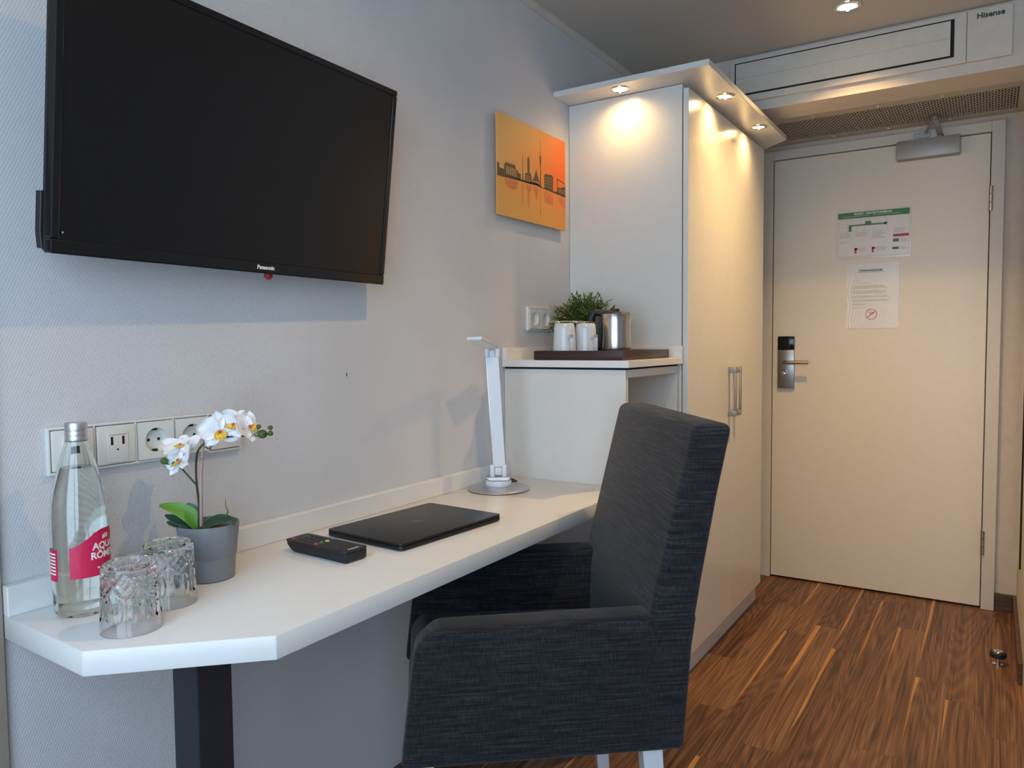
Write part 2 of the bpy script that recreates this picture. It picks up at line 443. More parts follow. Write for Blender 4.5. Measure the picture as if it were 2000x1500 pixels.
# wall with the entrance door: three pieces around the opening, one added panel closing it
b = nb(); box(b, 0.0, 0.36, D+0.012, D+0.1, 0, CEIL); box(b, 1.25, 3.3, D+0.012, D+0.1, 0, CEIL)
box(b, 0.36, 1.25, D+0.012, D+0.1, 1.995, CEIL); box(b, 0.36, 1.25, D+0.055, D+0.1, 0, 1.995); structure('wall_back', b, MT['bulk'])  # second box: unseen panel added behind the door leaf to stop light leaks
b = nb(); prism(b, [(XR, 2.72), (3.2, 2.72), (3.2, 2.80), (XR+0.1, 2.80), (XR+0.1, D+0.012), (XR, D+0.012)], 0, CEIL); structure('wall_right', b, MT['bulk'])
b = nb(); box(b, 3.2, 3.3, -0.6, 2.80, 0, CEIL); structure('wall_side', b, MT['wall'])
# wall behind the photographer with a wide window
b = nb(); box(b, 0, 3.2, -0.6, -0.5, 0, 0.40); box(b, 0, 3.2, -0.6, -0.5, 2.12, CEIL)
box(b, 0, 0.3, -0.6, -0.5, 0.40, 2.12); box(b, 2.2, 3.2, -0.6, -0.5, 0.40, 2.12); structure('wall_front', b, MT['bulk'])
b = nb()
for (x0, x1, z0, z1) in ((0.3, 0.35, 0.40, 2.12), (2.15, 2.2, 0.40, 2.12), (1.22, 1.28, 0.45, 2.07), (0.35, 2.15, 0.40, 0.45), (0.35, 2.15, 2.07, 2.12)):
    box(b, x0, x1, -0.59, -0.53, z0, z1)
structure('window_1', b, MT['trimw'])
# slim cornice strip along the left wall
b = nb(); prism(b, [(0.0, CEIL-0.024), (0.006, CEIL-0.024), (0.012, CEIL-0.006), (0.012, CEIL), (0.0, CEIL)], -0.5, 2.95, 'y'); structure('trim_1', b, MT['trimw'])
# baseboards
b = nb(); box(b, 0, 0.012, -0.5, 1.92, 0, 0.07, 0.003); structure('baseboard_left', b, MT['skirt'])
b = nb(); box(b, 1.289, 1.352, D-0.002, D+0.012, 0, 0.074, 0.002); structure('baseboard_back', b, MT['skirt'])
b = nb(); box(b, XR-0.013, XR, 2.93, D+0.01, 0, 0.074, 0.002); structure('baseboard_right', b, MT['skirt'])

# bulkhead with the air conditioner and perforated service panel
b = nb(); box(b, 0.0, XR, 2.95, 3.12, 2.014, CEIL); structure('wall_bulkhead', b, MT['bulk'])
t = thing('ceiling_vent_panel', 'beige perforated metal grille recessed above the entrance door', 'vent panel', (0.9, 3.4, 2.056))
b = nb(); box(b, 0.0, XR, 3.12, D+0.012, 2.085, 2.095); obj('backing', b, MT['gap'], t)
b = nb()
# perforated sheet: plain border and a diagonal lattice
x0, x1, y0, y1, zz = 0.40, 1.322, 3.335, 3.640, 2.056
for (a, c, d, e) in ((0.0, x0, 3.12, D+0.012), (x1, XR, 3.12, D+0.012), (x0, x1, 3.12, y0), (x0, x1, y1, D+0.012)):
    box(b, a, c, d, e, zz, zz+0.002)
obj('sheet', b, MT['mesh'], t)
b = nb(); p = 0.0200; sw = 0.0029
def clipbar(bm, s, sgn):
    # line y - y0 = sgn*(x - s) * k clipped to the rectangle
    k = 1.70
    xa = s; xb = s + sgn*(y1-y0)/k
    lo, hi = min(xa, xb), max(xa, xb); lo = max(lo, x0); hi = min(hi, x1)
    if hi-lo < 1e-3: return
    def Y(x): return y0 + (x-s)*k*sgn
    ya, yb = Y(lo), Y(hi)
    dx, dy = hi-lo, yb-ya; ln = math.hypot(dx, dy); nx, ny = -dy/ln*sw, dx/ln*sw
    pts = [(lo+nx, ya+ny), (lo-nx, ya-ny), (hi-nx, yb-ny), (hi+nx, yb+ny)]
    v = [bm.verts.new((q[0], q[1], zz)) for q in pts] + [bm.verts.new((q[0], q[1], zz+0.0015)) for q in pts]
    for f in ((3, 2, 1, 0), (4, 5, 6, 7), (0, 1, 5, 4), (1, 2, 6, 5), (2, 3, 7, 6), (3, 0, 4, 7)): bm.faces.new([v[i] for i in f])
s = x0 - 0.6
while s < x1 + 0.6:
    clipbar(b, s, 1); clipbar(b, s, -1); s += p
obj('lattice', b, MT['mesh'], t)
for (x, y) in ((0.62, 3.30), (0.86, 3.30), (0.64, 3.665), (0.86, 3.665), (1.08, 3.30), (1.09, 3.665)):
    b = nb(); ball(b, (x, y, 2.055), 0.0055, 6, (1, 1, 0.5)); obj('screw', b, MT['white'], t, smooth=True)

t = thing('air_conditioner', 'white built-in air conditioner grille with a dark outlined flap, set in the bulkhead', 'air conditioner', (0.84, 2.95, 2.05))
b = nb(); box(b, 0.385, 1.165, 2.936, 2.951, 2.050, 2.214, 0.003); obj('frame', b, MT['trimw'], t)
b = nb(); box(b, 1.166, 1.292, 2.935, 2.951, 2.050, 2.214, 0.003); obj('side_cover', b, MT['trimw'], t)
b = nb(); box(b, 0.405, 1.130, 2.9345, 2.937, 2.074, 2.198); obj('flap_gap', b, MT['gap'], t)
b = nb(); box(b, 0.410, 1.1190, 2.932, 2.936, 2.1378, 2.1930); box(b, 0.410, 1.1190, 2.932, 2.936, 2.0800, 2.1372); obj('flap', b, MT['trimw'], t)
b = text_bm('Hisense', 0.0245, 0.0004, True); b.transform(facing((1.231, 2.9345, 2.190), (1, 0, 0), (0, 0, 1))); obj('lettering', b, MT['ink'], t)

# tall mirror on the right wall, only its far edge is in view
t = thing('wall_mirror', 'narrow slice of a tall mirror with a dark edge on the right wall', 'mirror', (XR, 3.5, 0.285))
b = nb(); box(b, XR-0.006, XR-0.0005, 3.32, 3.685, 0.285, 1.95); obj('edge', b, MT['gap'], t)
b = nb(); box(b, XR-0.0072, XR-0.0062, 3.322, 3.683, 0.287, 1.948); obj('mirror_glass', b, MT['mirror'], t)

# ------------------------------------------------------------------ entrance door
t = structure('door_1', box(nb(), 0.3745, 1.2362, D, D+0.04, 0.008, 1.985, 0.0015, 1), MT['door'])
doorT = t
b = nb()
fo0, fo1, fz = 0.327, 1.2875, 2.031
box(b, fo0, 0.371, D-0.012, D+0.05, 0, fz, 0.002, 1); box(b, 1.2397, fo1, D-0.012, D+0.05, 0, fz, 0.002, 1)
box(b, 0.371, 1.2397, D-0.012, D+0.05, 1.9885, fz, 0.002, 1)
structure('trim_2', b, MT['frame'])
for z0 in (0.234, 0.667 + 1.0):
    b = nb()
    for k in range(3): lathe(b, [(0, 0), (0.0075, 0), (0.0075, 0.032), (0, 0.032)], 1.241, D-0.014, z0+k*0.0345, 16)
    obj('hinge', b, MT['nickel'], doorT, smooth=True)
# lock
LK = thing('door_lock', 'satin steel key-card lock with black reader on the entrance door', 'door lock', (0.4385, D, 0.917))
b = nb(); box(b, 0.401, 0.476, D-0.017, D, 0.917, 1.098, 0.003); obj('back_plate', b, MT['lockm'], LK, smooth=True)
b = nb(); box(b, 0.401, 0.476, D-0.019, D, 1.0985, 1.162, 0.003); obj('card_reader', b, MT['black'], LK, smooth=True)
b = nb(); tube(b, curve_pts([(0.4385, D-0.015, 1.040), (0.4385, D-0.045, 1.040), (0.4395, D-0.058, 1.040), (0.452, D-0.064, 1.040), (0.50, D-0.064, 1.040), (0.548, D-0.064, 1.040)]), 0.0085, 16)
ha = obj('lever_handle', b, MT['nickel'], LK, smooth=True)
b = nb(); lathe(b, [(0, 0), (0.013, 0), (0.013, 0.008), (0.010, 0.011), (0, 0.011)], n=24); box(b, -0.004, 0.004, -0.012, 0.012, 0.011, 0.020, 0.002, M=Matrix.Rotation(0.9, 4, 'Z'))
b.transform(facing((0.432, D-0.017, 0.990), (1, 0, 0), (0, 0, 1))); obj('thumb_turn', b, MT['chrome'], LK, smooth=True)
for x in (0.418, 0.452):
    b = nb(); lathe(b, [(0, 0), (0.004, 0), (0.003, 0.002), (0, 0.002)], n=12); b.transform(facing((x, D-0.017, 0.950), (1, 0, 0), (0, 0, 1))); obj('screw', b, MT['chrome'], LK, smooth=True)
# closer
t = thing('door_closer', 'grey metal overhead closer with a folding arm at the top of the entrance door', 'door closer', (1.01, D, 1.912))
b = nb(); box(b, 0.893, 1.130, D-0.052, D, 1.910, 1.988, 0.005); obj('body', b, MT['closer'], t, smooth=True)
b = nb(); tube(b, [(1.055, D-0.030, 1.986), (1.055, D-0.030, 2.000)], 0.011, 16)
A = Vector((1.058, 3.668, 1.994)); E_ = Vector((1.041, 3.550, 2.040)); 
d = (E_-A); ln = d.length; rot = d.to_track_quat('Y', 'Z').to_matrix().to_4x4()
box(b, -0.011, 0.011, -0.008, ln+0.008, -0.0035, 0.0035, 0.003, M=Matrix.Translation(A) @ rot)
obj('main_arm', b, MT['closer'], t, smooth=True)
b = nb(); tube(b, [(1.041, 3.550, 2.034), (1.041, 3.550, 2.047)], 0.010, 16)
tube(b, [(1.041, 3.550, 2.044), (0.999, 3.672, 2.012)], 0.0048, 12); obj('link_rod', b, MT['closer'], t, smooth=True)
b = nb(); box(b, 0.955, 1.018, D-0.022, D-0.012, 2.000, 2.020, 0.001); box(b, 0.990, 1.006, D-0.040, D-0.020, 2.004, 2.014, 0.001); obj('bracket', b, MT['lockm'], t)

# laminated signs on the door
def bars(bm, rng, x0, z0, n, w, h=0.0022, gap=0.0042, mi=0, y=None, ragged=0.35, words=True):
    yy = y
    for k in range(n):
        L_ = w*(1-rng.random()*ragged); x = x0
        while x < x0+L_:
            ww = rng.uniform(0.005, 0.014) if words else L_
            x2 = min(x+ww, x0+L_)
            box(bm, x, x2, yy-0.0002, yy, z0-k*gap-h*0.5, z0-k*gap, mi=mi); x = x2+0.0016
rng = random.Random(4)
def rects(name, lst, mat, parent, y, th=0.0003):
    b = nb()
    for (x0, x1, z0, z1) in lst: box(b, x0, x1, y-th, y, z0, z1)
    return obj(name, b, mat, parent)
t = thing('escape_plan_sign', 'laminated landscape escape plan with green header on the entrance door', 'sign', (0.80, D, 1.51))
b = nb(); box(b, 0.648, 0.953, D-0.0012, D-0.0002, 1.504, 1.722); obj('laminate', b, MT['film'], t)
b = nb(); box(b, 0.655, 0.947, D-0.0016, D-0.0012, 1.512, 1.714); obj('sheet', b, MT['paper'], t)
Y1 = D-0.0017
rects('header', [(0.6565, 0.9455, 1.6865, 1.713)], MT['green'], t, Y1)
b = text_bm('FLUCHT - UND RETTUNGSPLAN', 0.0105, 0.0001, True); b.transform(facing((0.80, Y1-0.0005, 1.7045), (1, 0, 0), (0, 0, 1)))
r = nb(); bars(r, rng, 0.675, 1.696, 1, 0.11, 0.0022, y=Y1-0.0003, ragged=0); bars(r, rng, 0.80, 1.696, 1, 0.11, 0.0022, y=Y1-0.0003, ragged=0); join_bm(b, r)
obj('header_lettering', b, MT['white'], t)
ln_ = []
def frame_r(x0, x1, z0, z1, w=0.0006): return [(x0, x1, z0, z0+w), (x0, x1, z1-w, z1), (x0, x0+w, z0, z1), (x1-w, x1, z0, z1)]
ln_ += frame_r(0.660, 0.944, 1.515, 1.684); ln_ += frame_r(0.664, 0.858, 1.628, 1.678)
for k in range(10): ln_.append((0.680+k*0.0175, 0.6806+k*0.0175, 1.628 if k % 2 else 1.655, 1.678 if k % 3 else 1.650))
ln_ += [(0.664, 0.858, 1.6495, 1.650), (0.69, 0.86, 1.659, 1.6596)]
rects('plan_lines', ln_, MT['grey'], t, Y1)
rects('escape_route', [(0.712, 0.852, 1.6515, 1.6575), (0.702, 0.714, 1.628, 1.6575), (0.770, 0.794, 1.6575, 1.670), (0.846, 0.858, 1.649, 1.660)], MT['green'], t, Y1)
rects('pictogram', [(0.882, 0.905, 1.570, 1.584)], MT['green'], t, Y1); rects('pictogram', [(0.880, 0.905, 1.537, 1.548)], MT['green'], t, Y1)
rects('warning_bar', [(0.882, 0.944, 1.592, 1.604)], MT['redink'], t, Y1)
for (x_, z_, n_, w_, g_) in ((0.664, 1.622, 6, 0.055, 0.0042), (0.730, 1.622, 5, 0.062, 0.0042), (0.800, 1.622, 8, 0.055, 0.0042), (0.664, 1.585, 2, 0.045, 0.006), (0.886, 1.630, 5, 0.055, 0.0045),
                          (0.910, 1.582, 4, 0.032, 0.004), (0.745, 1.552, 4, 0.035, 0.0045), (0.815, 1.552, 4, 0.05, 0.0045), (0.908, 1.546, 3, 0.034, 0.004)):
    b = nb(); bars(b, rng, x_, z_, n_, w_, 0.0016, g_, y=Y1); obj('text_block', b, MT['ink'], t)
rects('pictogram', [(0.727, 0.736, 1.530, 1.554), (0.728, 0.742, 1.545, 1.553)], MT['redink'], t, Y1)
rects('pictogram', [(0.798, 0.806, 1.530, 1.554), (0.800, 0.812, 1.545, 1.553)], MT['redink'], t, Y1)

t = thing('notice_letter', 'white portrait notice in a crinkled clear sleeve with red stamp below the escape plan', 'notice', (0.80, D, 1.195))
b = nb()
# crinkled plastic sleeve
nx, nz = 60, 40; g = []
for i in range(nx+1):
    col_ = []
    for k in range(nz+1):
        x = 0.697+0.212*i/nx; z = 1.193+0.290*k/nz
        a = max(0, 1-i/nx*2.6)
        col_.append(b.verts.new((x, D-0.0016-0.0011*a*(0.5+0.5*sin(i*1.7+2.5*sin(k*0.35)+k*0.07))*(1-k/nz*0.6)-0.00008*sin(k*0.9+i*.35), z)))
    g.append(col_)
for i in range(nx):
    for k in range(nz): b.faces.new((g[i][k], g[i+1][k], g[i+1][k+1], g[i][k+1]))
r = bmesh.ops.extrude_face_region(b, geom=b.faces[:])
for v in [v for v in r['geom'] if isinstance(v, bmesh.types.BMVert)]: v.co.y = D-0.0004
obj('sheet', b, MT['paper'], t, smooth=True)
Y2 = D-0.0037
b = text_bm('Nichtraucherhotel', 0.0125, 0.0001, True); b.transform(facing((0.795, Y2, 1.452), (1, 0, 0), (0, 0, 1)))
box(b, 0.742, 0.848, Y2-0.0002, Y2, 1.4435, 1.4445); obj('title', b, MT['green'], t)
z = 1.408
for n_, w_ in ((1, 0.03), (1, 0.07), (3, 0.15), (3, 0.155), (2, 0.155), (2, 0.155), (2, 0.06), (1, 0.045)):
    b = nb(); bars(b, rng, 0.722, z, n_, w_, 0.0017, 0.0052, y=Y2, ragged=0.15 if n_ > 1 else 0.0); z -= n_*0.0052+0.0070
    obj('text_block', b, MT['grey'], t)
b = nb()
for k in range(40):
    a0, a1 = 2*pi*k/40, 2*pi*(k+1)/40
    v = [b.verts.new((0.800+rr*cos(aa), Y2, 1.256+rr*sin(aa))) for rr, aa in ((0.0235, a0), (0.0235, a1), (0.0215, a1), (0.0215, a0))]; b.faces.new(v)
box(b, -0.020, 0.020, -0.0002, 0, -0.0012, 0.0012, M=Matrix.Translation((0.800, Y2, 1.256)) @ Matrix.Rotation(-0.7, 4, 'Y'))
tube(b, [(0.790+0.002*k, Y2, 1.262+0.006*sin(k*1.9)) for k in range(11)], 0.0006, 6); obj('stamp', b, MT['redink'], t)

# door stop on the floor
t = thing('door_stop', 'small chrome door stop with black rubber ring standing on the wooden floor', 'door stop', (1.298, 3.082, 0))
b = nb(); lathe(b, [(0, 0), (0.017, 0), (0.017, 0.003), (0.0075, 0.005), (0.0075, 0.030), (0, 0.030)], 1.298, 3.082, 0, 28); obj('stem', b, MT['chrome'], t, smooth=True)
b = nb(); lathe(b, [(0, 0.026), (0.022, 0.026), (0.0255, 0.030), (0.0255, 0.042), (0.022, 0.046), (0, 0.046)], 1.298, 3.082, 0, 32); obj('rubber_ring', b, MT['blackm'], t, smooth=True)
b = nb(); lathe(b, [(0, 0.046), (0.017, 0.046), (0.016, 0.0485), (0, 0.050)], 1.298, 3.082, 0, 28); obj('cap', b, MT['chrome'], t, smooth=True)

# ------------------------------------------------------------------ wardrobe
WY = 2.346
t = thing('wardrobe', 'tall white two-door wardrobe beside the entrance door', 'wardrobe', (0.0, WY, 0))
b = nb(); box(b, 0.001, 0.409, WY, 3.315, 0.088, 1.9585, 0.001, 1); obj('body', b, MT['cab'], t)
b = nb(); box(b, 0.001, 0.3985, WY+0.002, 3.325, 0.0, 0.0875); obj('plinth', b, MT['cab'], t)
for (y0_, y1_, hy, nm) in ((WY+0.001, 2.8295, 2.800, 0), (2.8315, 3.285, 2.862, 1)):
    b = nb(); box(b, 0.4125, 0.430, y0_, y1_, 0.0925, 1.944, 0.0012, 2); d_ = obj('door', b, MT['cab'], t)
    b = nb()
    box(b, 0.430, 0.4585, hy-0.010, hy+0.010, 0.860, 0.884, 0.0015); box(b, 0.430, 0.4585, hy-0.010, hy+0.010, 1.022, 1.046, 0.0015)
    box(b, 0.4525, 0.4585, hy-0.010, hy+0.010, 0.880, 1.026, 0.001); obj('handle', b, MT['closer'], d_, smooth=True)
CAN = thing('wardrobe_canopy', 'white overhanging top board with downlights above the wardrobe', 'canopy board', (0.0, 2.235, 1.960))
b = nb(); prism(b, [(0.001, 2.235), (0.531, 2.235), (0.531, 3.235), (0.415, 3.345), (0.001, 3.345)], 1.960, 1.978, 'z', 0.001, 1); obj('board', b, MT['cab'], CAN)

# downlights
def downlight(name, label, x, y, z, r, group, power, size=2.4, blend=1.0, rad=0.016):
    t = thing(name, label, 'downlight', (x, y, z), 0, group)
    b = nb(); lathe(b, [(r*0.68, -0.0005), (r*0.72, -0.005), (r*0.98, -0.003), (r, 0.0), (r*0.68, 0.0)], x, y, z, 40, closed=True); obj('ring', b, MT['chrome'], t, smooth=True)
    b = nb(); lathe(b, [(0, -0.0012), (r*0.66, -0.0012), (r*0.66, -0.0002), (0, -0.0002)], x, y, z, 32); obj('lens', b, MT['lens'], t, smooth=True)
    l = spot('lamp', (x, y, z-0.008), power, size, blend, rad); l.parent = t; l.location = (0, 0, -0.008)
    return t
GC = 'downlights under the wardrobe canopy'
CP = 3.7
downlight('downlight', 'glowing downlight in the canopy above the wardrobe side panel', 0.221, 2.285, 1.960, 0.031, GC, CP, 2.95)
downlight('downlight', 'glowing downlight in the canopy above the nearer wardrobe door', 0.486, 2.545, 1.960, 0.031, GC, CP, 2.95)
downlight('downlight', 'glowing downlight in the canopy nearest the entrance door', 0.486, 2.975, 1.960, 0.031, GC, CP, 2.95)
GL = 'round ceiling downlights'
LP = 64
downlight('ceiling_downlight', 'round glowing ceiling downlight in front of the air conditioner', 0.838, 2.694, CEIL, 0.043, GL, LP*1.0, 2.15, 1.0)
# its twin over the desk, outside the frame
downlight('ceiling_downlight', 'round ceiling downlight above the chair, out of the picture', 0.86, 1.15, CEIL, 0.043, GL, LP*0.36, 2.7)

# ------------------------------------------------------------------ niche cabinet with counter
t = thing('side_cabinet', 'white open-sided cabinet between the desk and the wardrobe', 'cabinet', (0.2, 2.1, 0))
cy0, cy1, cxf = 1.921, 2.343, 0.402
b = nb(); box(b, 0.001, cxf, cy0, cy0+0.018, 0, 1.062, 0.0008, 1); obj('side_panel', b, MT['cab'], t)
b = nb(); box(b, 0.001, cxf, cy1-0.018, cy1, 0, 1.062, 0.0008, 1); obj('side_panel', b, MT['cab'], t)
b = nb(); box(b, 0.001, cxf, cy0+0.018, cy1-0.018, 1.040, 1.062); obj('top_panel', b, MT['cab'], t)
b = nb(); box(b, 0.001, 0.012, cy0+0.018, cy1-0.018, 0.0, 1.040); obj('back_panel', b, MT['cab'], t)
b = nb(); box(b, 0.012, cxf-0.01, cy0+0.018, cy1-0.018, 0.55, 0.568); obj('shelf', b, MT['cab'], t)
b = nb(); box(b, 0.001, cxf-0.006, cy0+0.004, cy1, 1.062, 1.0685); obj('shadow_gap', b, MT['gap'], t)
t = thing('counter_shelf', 'white counter board with upstands on the side cabinet, under the tray', 'counter', (0.2, 2.1, 1.0685))
b = nb(); box(b, 0.001, 0.416, 1.908, 2.344, 1.0685, 1.0886, 0.001, 2); obj('board', b, MT['desk'], t)
b = nb(); box(b, 0.001, 0.017, 1.908, 2.327, 1.0886, 1.126, 0.001, 1); obj('upstand', b, MT['desk'], t)
b = nb(); box(b, 0.001, 0.416, 2.328, 2.344, 1.0886, 1.126, 0.001, 1); obj('upstand', b, MT['desk'], t)

# ------------------------------------------------------------------ desk
t = thing('desk', 'white wall-mounted desk with angled corner and backsplash', 'desk', (0.2, 1.2, 0))
b = nb(); prism(b, [(0.001, 0.524), (0.2427, 0.515), (0.4212, 0.687), (0.4212, 1.920), (0.001, 1.920)], ZD-0.035, ZD, 'z', 0.0015, 2); obj('worktop', b, MT['desk'], t, smooth=True, angle=30)
b = nb(); box(b, 0.001, 0.019, 0.524, 1.920, ZD, 0.780, 0.0012, 1); obj('backsplash', b, MT['desk'], t)
b = nb(); box(b, 0.172, 0.235, 0.688, 0.751, 0.004, ZD-0.035, 0.002, 2); obj('post_leg', b, MT['post'], t)
b = nb(); box(b, 0.12, 0.29, 0.63, 0.81, 0.0, 0.006, 0.001, 1); obj('foot_plate', b, MT['post'], t)

# ------------------------------------------------------------------ television
t = thing('television', 'large black flat television mounted on the wall above the desk', 'television', (0, 0, 0))
TV = Vector((0.0908, 0.5713, 1.2761)); tilt = 0.1185; yw = -0.0304; TW, TH = 0.74, 0.433
hv = Vector((sin(yw), cos(yw), 0)); nv = Vector((cos(yw), -sin(yw), 0)); upv = (Vector((0, 0, 1))*cos(tilt) + nv*sin(tilt)).normalized(); ov = hv.cross(upv)
# local frame: x = along width, y = up, z = out of screen
t.matrix_world = Matrix(((hv.x, upv.x, ov.x, TV.x), (hv.y, upv.y, ov.y, TV.y), (hv.z, upv.z, ov.z, TV.z), (0, 0, 0, 1)))
tvb = lambda name, bm, mat, par=None, **kw: obj(name, bm, mat, par or t, local=True, **kw)
b = nb(); bz = 0.012
# bezel frame around the panel
for (x0_, x1_, y0_, y1_) in ((0, TW, 0, 0.022), (0, TW, TH-bz, TH), (0, bz, 0.022, TH-bz), (TW-bz, TW, 0.022, TH-bz)):
    box(b, x0_, x1_, y0_, y1_, -0.022, 0.0, 0.0025, 2)
tvb('bezel', b, MT['black'])
b = nb(); box(b, bz, TW-bz, 0.022, TH-bz, -0.02, -0.0035); tvb('screen', b, MT['screen'])
b = nb(); prism(b, [(0.002, 0.002), (TW-0.002, 0.002), (TW-0.002, TH-0.002), (0.002, TH-0.002)], -0.034, -0.0205, 'z', 0.005, 2)
box(b, 0.10, TW-0.10, 0.03, 0.26, -0.060, -0.037, 0.004)
prism(b, [(-0.003, 0.030), (0.0, 0.006), (0.03, 0.006), (0.03, 0.094), (-0.003, 0.090)], -0.040, -0.026, 'z', 0.001, 1)
tvb('back_cover', b, MT['blackm'])
b = text_bm('Panasonic', 0.0105, 0.0002, True); b.transform(Matrix.Translation((TW*0.535, 0.0115, 0.0004))); tvb('lettering', b, MT['white'])
b = nb(); ball(b, (0.016, 0.032, 0.0), 0.0018, 5); tvb('indicator', b, MT['grey'])
b = nb(); ball(b, (TW*0.575, -0.003, -0.026), 0.0085, 8); tvb('receiver_button', b, MT['reddot'], smooth=True)
# wall bracket (real, partly hidden)
t2 = thing('wall_bracket', 'black bracket plate holding the television to the wall', 'bracket', (0, 0.93, 1.5))
b = nb(); box(b, 0.001, 0.020, 0.83, 1.03, 1.38, 1.60, 0.002); box(b, 0.019, 0.050, 0.90, 0.96, 1.42, 1.50, 0.001); obj('mount_plate', b, MT['blackm'], t2)

# ------------------------------------------------------------------ wall sockets
def schuko(name, parent_frame, y, z, w=0.0655, plug=True, x=0.009):
    """one insert with a round recess; returns bmesh of the white insert"""
    b = nb(); n = 32; h = w/2
    R0, R1 = 0.0215, 0.0195
    out = []; rin = []; rbo = []
    for i in range(n):
        a = 2*pi*i/n; c, s_ = cos(a), sin(a); k = h/max(abs(c), abs(s_))
        out.append(b.verts.new((x+0.004, y+c*k, z+s_*k))); rin.append(b.verts.new((x+0.004, y+c*R0, z+s_*R0))); rbo.append(b.verts.new((x-0.0068, y+c*R1, z+s_*R1)))
    bk = [b.verts.new((x-0.004, v.co.y, v.co.z)) for v in out]
    for i in range(n):
        j = (i+1) % n
        b.faces.new((out[i], out[j], rin[j], rin[i])); b.faces.new((rin[i], rin[j], rbo[j], rbo[i])); b.faces.new((bk[i], bk[j], out[j], out[i]))
    b.faces.new(rbo)
    return b
def frame_plate(bm, y0, y1, z0, z1, x1=0.010, holes=(), r=0.0):
    box(bm, 0.0, x1-0.004, y0, y1, z0, z1, 0.0025, 3)
    return bm
t = thing('socket_strip', 'white five-gang socket strip on the wall above the left end of the desk', 'sockets', (0, 0.776, 0.937))
b = nb()
y0_, y1_, z0_, z1_ = 0.594, 0.956, 0.936, 1.012
# outer frame around five inserts, with bars between them
st = (y1_-y0_-0.008)/5
def gridframe(bm, y0, y1, z0, z1, n, edge, bar, x0=0.0, x1=0.010):
    box(bm, x0, x1, y0, y1, z0, z0+edge, 0.0018, 2); box(bm, x0, x1, y0, y1, z1-edge, z1, 0.0018, 2)
    box(bm, x0, x1, y0, y0+edge, z0+0.001, z1-0.001, 0.0018, 2); box(bm, x0, x1, y1-edge, y1, z0+0.001, z1-0.001, 0.0018, 2)
    s_ = (y1-y0-2*edge+bar)/n
    for k in range(1, n): yy = y0+edge+k*s_-bar; box(bm, x0, x1-0.0005, yy, yy+bar, z0+0.002, z1-0.002, 0.0008, 1)
    box(bm, x0, 0.002, y0+0.001, y1-0.001, z0+0.001, z1-0.001)
    return [y0+edge+k*s_+(s_-bar)/2 for k in range(n)]
cs = gridframe(b, y0_, y1_, z0_, z1_, 5, 0.0042, 0.003); obj('frame', b, MT['plate'], t, smooth=True)
zc = (z0_+z1_)/2
for k, yc in enumerate(cs):
    if k in (2, 3):
        s_ = obj('socket', schuko('s', None, yc, zc, 0.0655), MT['plate'], t, smooth=True, angle=30)
        b = nb()
        for dy in (-0.0095, 0.0095):
            lathe(b, [(0, 0), (0.0026, 0), (0.0026, 0.0006), (0, 0.0006)], n=12)
            for v in b.verts:
                if v.co.x < 0.0100 and abs(v.co.z) < 0.01: pass
            pass
        b.free(); b = nb()
        for dy in (-0.0095, 0.0095):
            q = nb(); lathe(q, [(0, 0), (0.0027, 0), (0.0027, 0.0006), (0, 0.0006)], n=12); q.transform(facing((0.0023, yc+dy, zc), (0, 1, 0), (0, 0, 1))); join_bm(b, q)
        for dz in (-0.0185, 0.0185): box(b, 0.0025, 0.0085, yc-0.004, yc+0.004, zc+dz-0.0018, zc+dz+0.0018)
        obj('contact', b, MT['hole'], s_)
    elif k == 1 or k == 0:
        b = nb(); box(b, 0.002, 0.0125, yc-0.0325, yc+0.0325, zc-0.0325, zc+0.0325, 0.0015, 2); s_ = obj('socket', b, MT['plate'], t, smooth=True)
        b = nb(); box(b, 0.0125, 0.0155, yc-0.018, yc+0.018, zc-0.030, zc+0.022, 0.001, 2); i_ = obj('insert', b, MT['plate'], s_, smooth=True)
        b = nb(); 
        if k == 1:
            box(b, 0.0152, 0.0158, yc-0.0125, yc-0.0085, zc+0.000, zc+0.014); box(b, 0.0152, 0.0158, yc+0.007, yc+0.011, zc+0.000, zc+0.014)
            q = nb(); lathe(q, [(0, 0), (0.0017, 0), (0.0017, 0.0005), (0, 0.0005)], n=12); q.transform(facing((0.0153, yc-0.001, zc-0.008), (0, 1, 0), (0, 0, 1))); join_bm(b, q)
            box(b, 0.0152, 0.0156, yc-0.015, yc+0.015, zc+0.0165, zc+0.0172)
        else:
            box(b, 0.0152, 0.0158, yc-0.010, yc+0.010, zc-0.006, zc+0.006)
        obj('slot', b, MT['hole'], s_)
    else:
        b = nb(); box(b, 0.002, 0.0125, yc-0.0325, yc+0.0325, zc-0.0325, zc+0.0325, 0.002, 2); obj('blank_cover', b, MT['plate'], t, smooth=True)
t = thing('double_socket', 'white double wall socket behind the bushy plant', 'socket', (0, 2.12, 1.18))
b = nb(); cs = gridframe(b, 2.05, 2.197, 1.180, 1.256, 2, 0.0042, 0.003); obj('frame', b, MT['plate'], t, smooth=True)
for yc in cs: obj('socket', schuko('s', None, yc, 1.218, 0.0655), MT['plate'], t, smooth=True, angle=30)
# tiny nick in the wallpaper
tag(obj('wall_mark', box(nb(), 0.0, 0.0008, 1.2535, 1.2555, 1.066, 1.0745), MT['ink']), 'tiny dark scuff on the wallpaper between television and desk', 'mark')

